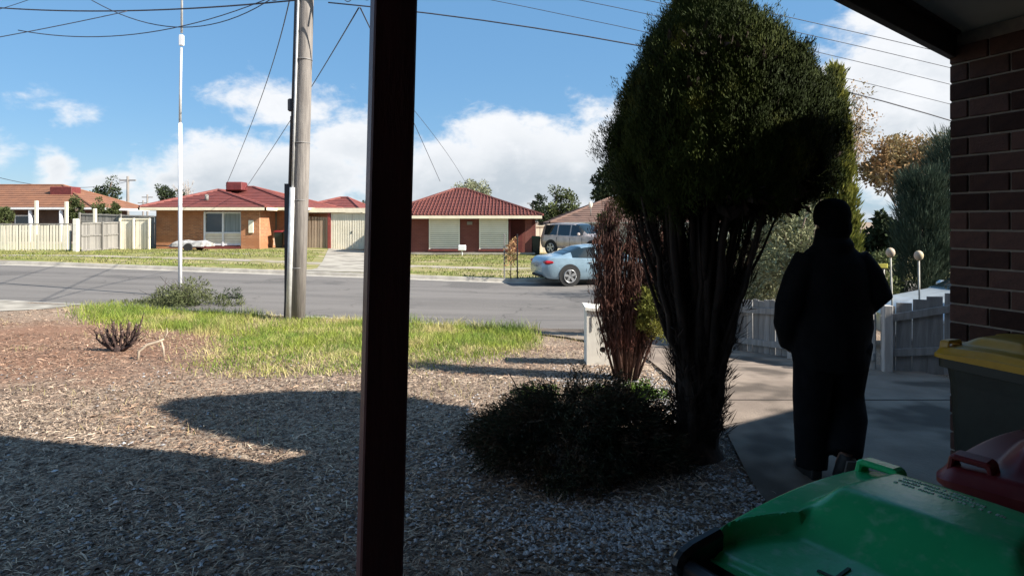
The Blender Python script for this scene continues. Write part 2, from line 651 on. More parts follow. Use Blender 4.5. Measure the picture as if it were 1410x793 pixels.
# ------------------------------------------------------------------ own verandah
VT = Vector((0.774, 0.633, 0))       # along the verandah edge
VN = Vector((-0.633, 0.774, 0))      # out towards the yard
VYAW = math.atan2(0.633, 0.774)
MV = Matrix.Rotation(VYAW, 3, 'Z')
M_POST = mat('dark_red_paint', (0.13, 0.038, 0.035), (0.095, 0.028, 0.027), 14, 0.55, 0.15, 60, stretch=(1, 1, .15))
M_BEAM = mat('brown_beam_paint', (0.05, 0.03, 0.028), (0.035, 0.022, 0.02), 8, 0.6, 0.1)
M_CEIL = mat('grey_ceiling_sheet', (0.56, 0.60, 0.55), (0.48, 0.52, 0.48), 1.5, 0.7)
M_SHADEROOF = mat('shade_roof_sheet', (0.16, 0.11, 0.10), None, 3, 0.7)
M_SLAB = mat('porch_concrete', (0.26, 0.24, 0.22), (0.2, 0.19, 0.17), 3, 0.9, 0.2)

ver = thing('verandah', 'dark timber verandah whose red post stands before the yard under a grey ceiling', 'verandah', (0, 0, 0))
b_post = -(16 * math.pi / 180)
Mp = Matrix.Rotation(R(19), 3, 'Z')
top_c, bot_c = Vector((-0.249, 1.36, 2.62)), Vector((-0.315, 1.36, 0.0))
r0 = []
for c_ in (bot_c, bot_c.lerp(top_c, .5), top_c):
    h_, q_ = 0.0455, 0.004
    r0.append([c_ + Mp @ Vector(p) for p in ((-h_ + q_, -h_, 0), (h_ - q_, -h_, 0), (h_, -h_ + q_, 0), (h_, h_ - q_, 0), (h_ - q_, h_, 0), (-h_ + q_, h_, 0), (-h_, h_ - q_, 0), (-h_, -h_ + q_, 0))])
MB().loft(r0).build('post', M_POST, ver)
cpier = VT * 4.21
b0 = VT * -2.6 + VN * 1.155
b1 = VT * 4.36 + VN * 1.155
bl = (b1 - b0).length
bc_ = (b0 + b1) / 2
MB().bbox((bc_.x, bc_.y, 2.594 + 0.068), (bl, 0.045, 0.136), 0.004, MV).build('beam', M_BEAM, ver)
ce = VT * 0.9 + VN * 0.06
MB().box((ce.x, ce.y, 2.742), (7.4, 2.30, 0.018), MV).build('ceiling', M_CEIL, ver)
cd = VT * 0.9 + VN * 1.115
MB().box((cd.x, cd.y, 2.724), (6.6, 0.03, 0.016), MV).build('ceiling_trim', M_BEAM, ver)
# unseen slab overhead, its outline shaped to cast the shade on the yard
shade_outline = [(-1.5, 4.02), (.73, 3.46), (3.34, 2.80), (3.8, 3.0), (4.28, 3.42), (4.8, 3.55), (5.7, 3.58), (6.3, 3.47), (7.5, 4.2), (8.35, 6.2), (10.2, 7.7), (13, 7.7), (13, -7), (-6, -7), (-3.0, -1.5)]
MB().prism(shade_outline, 'z', 0.10, 3.50).build('roof', M_SHADEROOF, ver)
sl = VT * 1.0 + VN * 0.0
MB().box((sl.x, sl.y, -0.06), (6.4, 2.5, 0.15), MV).build('floor_slab', M_SLAB, ver)

M_MORT = mat('brick_mortar', (0.42, 0.37, 0.31), (0.34, 0.30, 0.26), 20, 0.95, 0.2)
M_BRICK = mat('dark_red_brick', (0.125, 0.068, 0.055), (0.085, 0.05, 0.044), 16, 0.9, 0.35, 90, island=0.55, spec=0.2)
WD = Vector((0.352, -0.936, 0))       # along the pier wall towards the viewer
WNn = Vector((-0.936, -0.352, 0))     # its face
WY = math.atan2(WD.y, WD.x)
MW = Matrix.Rotation(WY, 3, 'Z')
own = thing('brick_house', 'dark brown brick wall of the near house at the verandah end', 'house', (2.548, 3.6, 0), WY)
# local frame: +x along the wall towards the viewer, -y... face normal
fy = (Matrix.Rotation(-WY, 3, 'Z') @ WNn).y     # +1 or -1
core = MB().box((1.75, -fy * 0.117, 1.365), (3.48, 0.222, 2.73)).build('wall', M_MORT, own)
CH, BL = 0.106, 0.214
bt = 0.012
me_full = MB().bbox((0, 0, 0), (BL - bt, 0.02, CH - bt), 0.003)
me_half = MB().bbox((0, 0, 0), (BL * .5 - bt, 0.02, CH - bt), 0.003)
shared = {}


def lay_brick(kind, mb, loc, rot):
    if kind not in shared:
        o = mb.build('brick', M_BRICK, core)
        shared[kind] = o.data
    else:
        o = bpy.data.objects.new('brick', shared[kind])
        COL.objects.link(o)
        o.parent = core
    o.location = loc
    o.rotation_euler = rot


for r_ in range(25):
    z = CH * (r_ + 0.5) + 0.01
    odd = r_ % 2
    for i in range(9):
        x = BL * (i + 0.5) - odd * BL * 0.5
        half = odd and i == 0
        lay_brick('half' if half else 'full', me_half if half else me_full, ((BL * .25 if half else x) + 0.006, fy * (0.001 + rnd.uniform(-.0015, .0015)), z),
                  (0, rnd.uniform(-.004, .004), rnd.uniform(-.006, .006)))
# the end of the wall, towards the yard
for r_ in range(25):
    lay_brick('full', me_full, (0.008, -fy * 0.118, CH * (r_ + 0.5) + 0.01), (0, 0, R(90)))
# rest of the house body behind the viewer
M_OWN = mat('own_brickwork', (0.13, 0.06, 0.045), None, 9, 0.9)
hc = VT * 0.8 - VN * 1.35
body = MB().box((0, 0, 0), (7.6, 0.24, 2.7), MV)
o = body.build('wall', M_OWN, own)
o.parent = None
o.parent = own
o.matrix_parent_inverse = Matrix.Identity(4)
inv = Matrix.Rotation(-WY, 4, 'Z') @ Matrix.Translation((-2.548, -3.6, 0))
o.data.transform(inv @ Matrix.Translation((hc.x, hc.y, 1.36)))
lw = MB().box((-1.62, -1.25, 1.36), (0.24, 2.9, 2.72)).build('wall', M_OWN, own)
lw.data.transform(inv)
wing = MB().box((6.2, 1.2, 1.36), (4.2, 4.2, 2.7)).build('wall', M_OWN, own)
wing.data.transform(inv)

# ------------------------------------------------------------------ wheelie bins
M_GREENLID = mat('green_lid_plastic', (0.028, 0.52, 0.20), (0.022, 0.44, 0.165), 5, 0.26, 0.06, 30, spec=0.5, c3=(0.16, 0.55, 0.32), scale3=26, thr3=(0.5, 0.8))
M_BINBODY = mat('dark_bin_plastic', (0.012, 0.022, 0.018), (0.008, 0.015, 0.012), 8, 0.45, 0.05)
M_HANDLE = mat('black_bin_plastic', (0.012, 0.014, 0.018), None, 8, 0.33)
M_REDLID = mat('dark_red_lid_plastic', (0.16, 0.012, 0.016), (0.12, 0.01, 0.012), 5, 0.42, c3=(0.19, 0.03, 0.03), scale3=5)
M_YELLID = mat('yellow_lid_plastic', (0.55, 0.30, 0.015), (0.42, 0.22, 0.012), 4, 0.42, c3=(0.5, 0.3, 0.06), scale3=4)
M_PRINT = mat('pale_moulded_print', (0.50, 0.68, 0.58), None, 30, 0.5)
M_MARK = mat('dark_moulded_mark', (0.005, 0.06, 0.028), None, 30, 0.5)
M_TYRE = mat('tyre_rubber', (0.018, 0.018, 0.018), None, 20, 0.85)


def rrect(hx, hy, r, z, cx=0, cy=0, n=5):
    out = []
    for (sx, sy, a0) in ((1, 1, 0), (-1, 1, 90), (-1, -1, 180), (1, -1, 270)):
        for i in range(n):
            a = R(a0 + 90 * i / (n - 1))
            out.append((cx + sx * (hx - r) + r * math.cos(a), cy + sy * (hy - r) + r * math.sin(a), z))
    return out


def lid_height(u, v, W, D):
    vr = 0.185
    """top of the lid over half-width u and depth v from the hinge"""
    s = lambda t: float(sm(t))
    z = 0.020 * math.sin(math.pi * min(max(v / D, 0), 1)) + 0.014 * (1 - (abs(u) / (W / 2)) ** 2)
    au = abs(u)
    raised = s((v - vr - 0.012) / 0.085) * s((D - 0.03 - v) / 0.13) * s((0.215 - 0.05 * max(v - vr, 0) / (D - vr) - au) / 0.06)
    z += 0.040 * raised
    edge = 0.275 - 0.085 * min(max(v / vr, 0), 1) ** 1.6
    z -= 0.036 * (1 - s((v - vr + .035) / 0.08)) * s((edge - au) / 0.012) * s((v + .02) / .05 + .35)
    e = min(W / 2 - au, D - v, v + 0.02)
    z -= 0.03 * (1 - s(e / 0.03))
    return z


DEPTH = 0.61


def wheelie_bin(label, lid_m, loc, rz, group, detail=True, scale=1.0, lidlabel=None):
    t = thing('wheelie_bin', label, 'bin', loc, rz, group)
    W, D, ZT = 0.58, DEPTH, 1.0
    # body: tapered box with a flared rim
    rings = [rrect(0.20, 0.21, 0.05, 0.06, 0, 0.28), rrect(0.232, 0.235, 0.06, 0.10, 0, 0.285), rrect(0.258, 0.265, 0.06, 0.86, 0, 0.29), rrect(0.262, 0.27, 0.06, 0.93, 0, 0.295),
             rrect(0.280, 0.29, 0.05, 0.935, 0, 0.30), rrect(0.280, 0.29, 0.05, 0.985, 0, 0.30)]
    body_ = MB().loft(rings, smooth=False).build('body', M_BINBODY, t)
    # lid
    nu, nv = (41, 45) if detail else (15, 17)
    us, vs = np.linspace(-W / 2, W / 2, nu), np.linspace(-0.02, D, nv)
    if detail:
        us = np.linspace(-W / 2, W / 2, 117)
        vs = np.unique(np.concatenate([np.linspace(-0.02, D, 70), [.184, .187, .190, .193, .197]]))
        nu, nv = len(us), len(vs)
    V, Fc = [], []
    def cornered(u, v):
        rc = 0.06
        au, cu, cv = abs(u), W / 2 - rc, D - rc
        if au > cu and v > cv:
            d = math.hypot(au - cu, v - cv)
            m_ = max(au - cu, v - cv)
            if d > 0:
                k_ = m_ / d
                return math.copysign(cu + (au - cu) * k_, u), cv + (v - cv) * k_
        return u, v
    for v in vs:
        for u in us:
            a, b = cornered(u, v)
            V.append((a, b, ZT + 0.022 + lid_height(u, v, W, D)))
    for j in range(nv - 1):
        for i in range(nu - 1):
            q = j * nu + i
            Fc.append((q, q + 1, q + nu + 1, q + nu))
    base = len(V)
    rim = [j for j in range(nu)] + [r * nu + nu - 1 for r in range(1, nv)] + [(nv - 1) * nu + i for i in range(nu - 2, -1, -1)] + [r * nu for r in range(nv - 2, 0, -1)]
    for q in rim:
        p = V[q]
        V.append((p[0], p[1], ZT - 0.02))
    nr = len(rim)
    for i in range(nr):
        Fc.append((rim[i], rim[(i + 1) % nr], base + (i + 1) % nr, base + i))
    mb = MB()
    mb.add(V, Fc, True)
    lid = mb.build('lid', lid_m, t)
    md = lid.modifiers.new('edge', 'EDGE_SPLIT')
    md.split_angle = R(42)
    # grips at the two front corners
    for sx in (-1, 1):
        cx = sx * 0.205
        prof = [(-0.06, -.03), (-0.048, 0.030), (-0.036, 0.036), (0.036, 0.036), (0.048, 0.030), (0.06, -.03), (0.044, -.03), (0.036, 0.020), (-0.036, 0.020), (-0.044, -.03)]
        n_ = len(prof)
        g = MB()
        y0, y1 = D - 0.075, D - 0.03
        vs_ = [(cx + u, y0, ZT + 0.03 + z) for u, z in prof] + [(cx + u, y1, ZT + 0.026 + z) for u, z in prof]
        fs_ = [(i, (i + 1) % n_, n_ + (i + 1) % n_, n_ + i) for i in range(n_)]
        for q in (0, n_):
            for a, b, c_, d_ in ((0, 1, 8, 9), (1, 2, 8, 8), (2, 3, 7, 8), (3, 4, 7, 7), (4, 5, 6, 7)):
                idx = []
                for w_ in (a, b, c_, d_):
                    if q + w_ not in idx:
                        idx.append(q + w_)
                fs_.append(tuple(idx))
        g.add(vs_, fs_).build('grip', lid_m, lid).modifiers.new('soft', 'BEVEL').width = 0.004
    # handle bar and its two lugs behind the hinge
    hb = MB().tube([(-0.245, -0.085, 0.985), (0.245, -0.085, 0.985)], 0.0175, 14).build('handle_bar', M_HANDLE, t)
    for sx in (-1, 1):
        prof = [(0.02, 0.93), (-0.085, 0.955), (-0.112, 0.985), (-0.098, 1.012), (-0.06, 1.022), (0.03, 1.03)]
        MB().prism(prof, 'x', 0.03, sx * 0.262 - 0.015).build('hinge_lug', M_HANDLE, t).modifiers.new('soft', 'BEVEL').width = 0.009
    for sx in (-1, 1):
        w = MB().tube([(sx * 0.22 - .02, 0.03, 0.10), (sx * 0.22 + .02, 0.03, 0.10)], 0.10, 16, smooth=False).build('wheel', M_TYRE, t)
    MB().tube([(-0.2, 0.03, 0.10), (0.2, 0.03, 0.10)], 0.012, 8).build('axle', M_HANDLE, t)
    return t, lid


def on_lid(mb, u0, v0, du, dv, W=0.58, D=DEPTH, dz=0.003):
    """thin raised bar lying on a lid"""
    pts = [(u0, v0), (u0 + du, v0), (u0 + du, v0 + dv), (u0, v0 + dv)]
    V = [(u, v, 1.022 + lid_height(u, v, W, D) + dz) for u, v in pts] + [(u, v, 1.022 + lid_height(u, v, W, D) - 0.004) for u, v in pts]
    mb.add(V, [(0, 1, 2, 3), (0, 1, 5, 4), (1, 2, 6, 5), (2, 3, 7, 6), (3, 0, 4, 7)])


GT = Vector((0.835, 0.550, 0)).normalized()         # hinge to front of the green bin
GX = Vector((GT.y, -GT.x, 0))
gb_o = Vector((0.385, 1.265, 0)) + GX * 0.29
gbin, glid = wheelie_bin('bright green lidded wheelie bin standing nearest under the verandah', M_GREENLID, (gb_o.x, gb_o.y, 0.0), math.atan2(-GT.x, GT.y), 'wheelie bins by the near house')
pr = MB()
for row, (v0, n_) in enumerate(((0.432, 20), (0.412, 25), (0.392, 22))):
    u = -0.10
    for i in range(n_):
        w = 0.0025 + 0.0035 * rnd.random()
        on_lid(pr, u, v0 + .002 * rnd.random(), w, 0.006 + .004 * rnd.random(), dz=.0016)
        u += w + 0.0022 + (0.007 if rnd.random() < .18 else 0)
pr.build('moulded_print', M_PRINT, glid)
mk = MB()
for u0, v0, du, dv in ((-0.055, 0.075, 0.006, 0.05), (-0.085, 0.075, 0.03, 0.006), (-0.02, 0.075, 0.006, 0.05), (-0.043, 0.075, 0.028, 0.006), (0.012, 0.08, 0.008, 0.045), (0.03, 0.08, 0.006, 0.045)):
    on_lid(mk, u0, v0, du, dv)
mk.build('moulded_letters', M_MARK, glid)
rb_o = gb_o + GT * (0.83 + DEPTH) + GX * 0.083
wheelie_bin('dark red lidded wheelie bin standing directly behind the bright green one', M_REDLID, (rb_o.x, rb_o.y, -0.03), math.atan2(GT.x, -GT.y) - 0.02, 'wheelie bins by the near house')
YD = Vector((0.352, -0.936, 0))
YO = Vector((2.085, 3.09, 0)) + YD * DEPTH + Vector((0.936, 0.352, 0)) * 0.29
ybin, _ = wheelie_bin('yellow lidded wheelie bin with dark body against the brick wall', M_YELLID, (YO.x, YO.y, 0.0), math.atan2(YD.x, -YD.y), 'wheelie bins by the near house')

# ------------------------------------------------------------------ street and yard furniture
M_WOOD = mat('weathered_pole_timber', (0.25, 0.225, 0.20), (0.16, 0.142, 0.128), 5, 0.9, 0.4, 30, stretch=(6, 6, .35))
M_STEEL = mat('galvanised_pipe', (0.62, 0.62, 0.60), (0.50, 0.50, 0.49), 8, 0.45, metal=0.3)
M_STRAP = mat('dull_steel_strap', (0.22, 0.21, 0.2), None, 8, 0.6, metal=.3)
M_BLACKP = mat('black_cable_sheath', (0.022, 0.022, 0.028), None, 10, 0.6)
M_WIRE = mat('wire_sheath', (0.05, 0.055, 0.075), None, 10, 0.6)
M_WHITE = mat('white_metal_paint', (0.78, 0.78, 0.78), (0.70, 0.70, 0.71), 6, 0.5)
M_INS = mat('brown_insulator_glaze', (0.10, 0.05, 0.03), None, 10, 0.3)

pb = hit(408, 441)
px_, py_, pz_ = pb
pole = thing('power_pole', 'tall grey timber power pole with conduits standing in the verge grass', 'power pole', (px_, py_, pz_))
lean = 0.030
MB().tube([(lean * z, 0, z - .3) for z in (0, 3, 6, 9.2)], [0.155, 0.15, 0.14, 0.12], 18).build('pole', M_WOOD, pole)
MB().tube([(-0.105 + lean * z, -0.135, z) for z in (0.0, 1.3, 2.55)], 0.052, 12).build('conduit', M_STEEL, pole)
MB().tube([(-0.105 + lean * z, -0.125, z) for z in (2.5, 4.2, 6.6, 8.2)], 0.024, 10).build('conduit', M_STEEL, pole)
MB().box((0, 0, 1.3), (0.11, 0.10, 2.65), None).build('cable_cover', M_BLACKP, pole).location = (-0.185 + lean * 1.3, -0.03, 0)
MB().tube([(-0.15 + lean * z, -0.06, z) for z in (2.6, 5, 8.0)], 0.05, 8).build('cable_cover', M_BLACKP, pole)
MB().tube([(-0.215, -0.05, 0.0), (-0.205 + lean * 2, -0.05, 2.0), (-0.20 + lean * 3.9, -0.06, 3.92)], 0.013, 6).build('cable', M_BLACKP, pole)
zb = CZ - (146 - YH) / F * py_ - pz_
MB().bbox((-0.205 + lean * zb, -0.07, zb), (0.10, 0.10, 0.24), 0.02).build('junction_box', M_BLACKP, pole)
for z in (1.0, 2.3, 3.4, 5.0):
    MB().tube([(lean * z, 0, z), (lean * z, 0, z + 0.02)], 0.158, 18).build('strap', M_STRAP, pole)
za = CZ - (-8 - YH) / F * py_ - pz_
MB().bbox((0.35 + lean * za, -0.16, za + .05), (2.3, 0.09, 0.10), 0.01).build('crossarm', M_WOOD, pole)
for xx in (-0.75, -0.35, 0.95, 1.12, 1.38):
    i_ = MB()
    i_.tube([(xx + lean * za, -0.16, za - 0.13), (xx + lean * za, -0.16, za - 0.10), (xx + lean * za, -0.16, za - 0.06), (xx + lean * za, -0.16, za)], [0.03, 0.05, 0.035, 0.03], 10)
    i_.build('insulator', M_INS, pole)
for x0, x1, dp in ((0.72, 0.98, 0.16), (0.80, 1.02, 0.12), (1.10, 1.32, 0.13), (-0.7, -0.4, 0.14)):
    pts = [(x0 + (x1 - x0) * t + lean * za, -0.17, za - 0.05 - 4 * dp * t * (1 - t)) for t in np.linspace(0, 1, 9)]
    MB().tube(pts, 0.009, 5).build('jumper_loop', M_WIRE, pole)

mb_ = hit(248, 414)
mast = thing('pole', 'slender white street pole with a small box rising from the weedy bush', 'pole', (mb_.x, mb_.y, mb_.z))
k_ = mb_.y / F
zt = lambda py: CZ - (py - YH) * k_ - mb_.z
MB().tube([(0, 0, -.1), (0, 0, zt(170))], 0.047, 12).build('lower_tube', M_WHITE, mast)
MB().tube([(0, 0, zt(170)), (.01, 0, zt(120)), (.03, 0, zt(66))], [0.033, 0.033, .03], 12).build('upper_tube', M_STEEL, mast)
MB().tube([(.04, 0, zt(46)), (.055, 0, zt(-90))], 0.028, 12).build('upper_tube', M_STEEL, mast)
MB().bbox((.035, 0, zt(56)), (0.105, 0.09, 0.27), 0.012).build('box', M_WHITE, mast)

# overhead wires: each through three picture-ray points, sagging
def wire(label, pts, r=0.011, n=22):
    q = [P(*p) for p in pts]
    a, m_, b = q[0], q[1], q[-1]
    out = []
    tm = (m_ - a).length / ((m_ - a).length + (b - m_).length)
    for t in np.linspace(0, 1, n):
        la = (t - tm) * (t - 1) / ((0 - tm) * (0 - 1))
        lm = t * (t - 1) / (tm * (tm - 1))
        lb = t * (t - tm) / ((1 - tm))
        out.append(a * la + m_ * lm + b * lb)
    o = MB().tube(out, r, 5).build('power_line', M_WIRE)
    return tag(o, label, 'wire', 'overhead wires of the street')


wire('thick wire running almost level across the sky top at the far left', [(-60, 6, 16), (190, 15, 13.6), (470, -6, 11.6)], 0.017)
wire('wire rising from the left picture edge to join the thick level wire', [(-60, 62, 13.0), (70, 38, 13.2), (175, 16, 13.4)], 0.010)
wire('drooping wire that passes lowest in front of the white street pole', [(25, 42, 13), (135, 51, 12.6), (380, -6, 11.8)], 0.010)
wire('wire that crosses the white street pole just above its box', [(115, -6, 13.4), (250, 38, 12.8), (378, -4, 11.8)], 0.010)
wire('short wire cutting the top left corner of the sky', [(-60, 28, 15), (10, 10, 15), (90, -20, 15)], 0.008)
wire('thin steep wire falling from the sky to the chimney of the red roofed house', [(405, -30, 11.9), (362, 128, 24), (311, 256, 38)], 0.014)
wire('thin slanting wire from the power pole insulators to the red roofed house', [(494, 11, 11.7), (415, 142, 22), (338, 260, 39)], 0.014)
wire('wire dropping from the insulators behind the verandah post', [(496, 11, 11.7), (552, 130, 22), (606, 250, 37)], 0.014)
wire('faint lower wire just right of the verandah post above the tiled roof', [(560, 140, 22), (600, 190, 28), (640, 250, 40)], 0.010)
wire('thick wire sloping from the post down to the big conifer', [(452, 4, 11.6), (730, 38, 11.4), (1700, 320, 14)], 0.013)
for i, (lab, pts) in enumerate((
        ('uppermost faint wire passing over the big conifer and the bright cloud', [(-300, -215, 15), (1040, 14, 14), (2000, 262, 16)]),
        ('second faint wire from the top across the bright cloud', [(-300, -178, 16), (1030, 30, 15), (2000, 290, 17)]),
        ('third faint wire from the top across the bright cloud', [(-300, -166, 17), (1030, 50, 16), (2000, 322, 18)]),
        ('fourth faint wire from the top across the bright cloud', [(-300, -150, 18), (1030, 76, 17), (2000, 350, 19)]))):
    wire(lab, pts, 0.009)
wire('far thin wire sloping down behind the orange roofed house', [(-60, 226, 60), (60, 256, 62), (176, 250, 70)], 0.03)

# letterbox: rendered block with a round hole
M_REND = mat('cream_render', (0.78, 0.74, 0.65), (0.70, 0.66, 0.58), 5, 0.9, 0.15, c3=(0.45, 0.41, 0.34), scale3=2.5, thr3=(0.55, 0.75))
M_HOLE = mat('dark_hole_and_number', (0.012, 0.012, 0.012), None, 5, 0.9)
lb_p = hit(808, 503)
lbx = thing('letterbox', 'cream rendered block letterbox with a round hole beside the bare brown shrub', 'letterbox', (lb_p.x, lb_p.y, lb_p.z), R(-2))
# local: corner at origin, front face along +x, left side along +y
poly = [(0, -0.05), (0.42, -0.05), (0.42, 0.62), (0.0, 0.665)]
Hc, Hr = (0.187, 0.185), 0.036
ring = [(Hc[0] + Hr * math.cos(a), Hc[1] + Hr * math.sin(a)) for a in np.linspace(0, 2 * math.pi, 17)[:-1]]
fb = MB()
outer = []
for u, v in ring:      # outline point on the same ray
    d = Vector((u - Hc[0], v - Hc[1])).normalized()
    best = 9
    for i in range(4):
        a, b = Vector(poly[i]), Vector(poly[(i + 1) % 4])
        e = b - a
        den = d.x * e.y - d.y * e.x
        if abs(den) > 1e-9:
            w = a - Vector(Hc)
            t = (w.x * e.y - w.y * e.x) / den
            s_ = (w.x * d.y - w.y * d.x) / den
            if t > 0 and -1e-6 <= s_ <= 1 + 1e-6:
                best = min(best, t)
    outer.append((Hc[0] + d.x * best, Hc[1] + d.y * best))
n_ = 16
V = [(u, 0, v) for u, v in ring] + [(u, 0, v) for u, v in outer] + [(u, 0.2, v) for u, v in ring]
Fs = [(i, (i + 1) % n_, n_ + (i + 1) % n_, n_ + i) for i in range(n_)] + [(i, (i + 1) % n_, 2 * n_ + (i + 1) % n_, 2 * n_ + i) for i in range(n_)] + [tuple(range(2 * n_, 3 * n_))]
for i in range(4):
    a, b = poly[i], poly[(i + 1) % 4]
    q = len(V)
    V += [(a[0], 0, a[1]), (b[0], 0, b[1]), (b[0] - 0, 0.40, b[1]), (a[0], 0.40, a[1])]
    Fs.append((q, q + 1, q + 2, q + 3))
q = len(V)
V += [(u, 0.40, v) for u, v in poly]
Fs.append((q, q + 1, q + 2, q + 3))
for i in range(4):
    u, v = poly[i]
fb.add(V, Fs)
o = fb.build('block', M_REND, lbx)
# corner triangles left by the radial fan are closed by a thin front plate ring
capm = MB()
MB().prism([(-0.02, 0.655), (0.44, 0.612), (0.44, 0.645), (-0.02, 0.69)], 'y', 0.44, -0.02).build('cap', M_REND, lbx)
MB().tube([(Hc[0], 0.16, Hc[1]), (Hc[0], 0.012, Hc[1])], 0.0345, 16).build('dark_hole_plug', M_HOLE, lbx)  # near-black plug, its colour stands for the dark inside the hole
dg_ = MB()
for a, b in (((0.165, 0.46), (0.195, 0.40)), ((0.195, 0.40), (0.178, 0.385)), ((0.165, 0.46), (0.19, 0.45))):
    dg_.tube([(a[0], -0.004, a[1]), (b[0], -0.004, b[1])], 0.006, 5)
dg_.build('house_number', M_HOLE, lbx)
MB().box((0.055, -0.003, 0.49), (0.010, 0.006, 0.18)).build('slot_mark', mat('grey_mark', (0.2, 0.2, 0.2)), lbx)

# ------------------------------------------------------------------ right-hand paling fence
M_PAL = mat('grey_paling_timber', (0.27, 0.265, 0.26), (0.19, 0.185, 0.18), 4, 0.9, 0.35, 40, stretch=(5, 5, .5), island=0.2)
M_PALW = mat('pale_post_timber', (0.45, 0.43, 0.41), (0.36, 0.34, 0.32), 5, 0.9, 0.2, stretch=(4, 4, .6))


def paling_fence(name, label, cat, p0, p1, h0, h1, pw, mats, group=None, rails=(0.22, 0.78), posts=(0, 1), railside=1, jitter=0.015, zoff=0.0, gap=0.006):
    p0, p1 = Vector((p0[0], p0[1], 0)), Vector((p1[0], p1[1], 0))
    d = p1 - p0
    L = d.length
    t = thing(name, label, cat, (p0.x, p0.y, 0), math.atan2(d.y, d.x), group)
    u = d.normalized()
    n = max(2, int(L / pw))
    w = L / n
    me = None
    for i in range(n):
        s = (i + .5) * w
        q = p0 + u * s
        z0 = float(H(q.x, q.y)) - 0.03 + zoff
        h = h0 + (h1 - h0) * s / L + rnd.uniform(-jitter, jitter)
        if me is None:
            mb = MB().box((0, 0, 0.5), (w - gap, 0.018, 1.0))
            o = mb.build('paling', mats[0], t)
            me = o.data
        else:
            o = bpy.data.objects.new('paling', me)
            COL.objects.link(o)
            o.parent = t
        o.location = (s, rnd.uniform(-.004, .004), z0)
        o.scale = (1 - rnd.random() * .06, 1, h)
        o.rotation_euler = (0, rnd.uniform(-.012, .012), rnd.uniform(-.03, .03))
    q0, q1 = float(H(p0.x, p0.y)) + zoff, float(H(p1.x, p1.y)) + zoff
    for r_ in rails:
        M = MB()
        yb = -railside * 0.03
        za, zb_ = q0 + h0 * r_, q1 + h1 * r_
        M.loft([[(0, yb - .018, za - .04), (0, yb + .018, za - .04), (0, yb + .018, za + .04), (0, yb - .018, za + .04)],
                [(L, yb - .018, zb_ - .04), (L, yb + .018, zb_ - .04), (L, yb + .018, zb_ + .04), (L, yb - .018, zb_ + .04)]])
        M.build('rail', mats[1], t)
    for s in posts:
        q = p0 + d * s
        z0 = float(H(q.x, q.y)) + zoff
        h = h0 + (h1 - h0) * s
        MB().bbox((s * L, -railside * 0.10, z0 + h * .5 - .02), (0.09, 0.09, h + .06), 0.006).build('post', mats[2], t)
    return t


f1 = paling_fence('paling_fence', 'grey timber paling fence along the drive between conifer and dark figure', 'fence', (3.32, 9.1), (4.16, 7.05), 0.80, 0.80, 0.105, (M_PAL, M_PAL, M_PALW), 'grey fences by the drive', posts=(0.01, .5))
f2 = paling_fence('paling_fence', 'grey paling fence with slanting top between dark figure and brick wall', 'fence', (4.19, 7.03), (6.1, 6.65), 0.76, 1.22, 0.155, (M_PAL, M_PAL, M_PALW), 'grey fences by the drive', rails=(0.30, 0.80), posts=(0.02, .98))
f3 = paling_fence('paling_fence', 'short grey paling fence seen through the conifer stems', 'fence', (2.75, 10.6), (3.28, 9.2), 0.80, 0.80, 0.105, (M_PAL, M_PAL, M_PALW), 'grey fences by the drive', posts=(0.01,))

# ------------------------------------------------------------------ cars
M_TINT = glass('tinted_car_glass', (0.012, 0.02, 0.024))
M_RIM = mat('alloy_rim', (0.50, 0.50, 0.50), None, 9, 0.35, metal=0.7)
M_BLACK = mat('black_trim', (0.012, 0.012, 0.012), None, 9, 0.7)
M_TAIL = mat('red_tail_lamp', (0.30, 0.008, 0.012), (0.22, 0.006, 0.01), 9, 0.25)
M_LAMP = mat('clear_head_lamp', (0.6, 0.62, 0.64), None, 9, 0.2)
M_PLATE = mat('number_plate', (0.6, 0.6, 0.58), None, 9, 0.5)


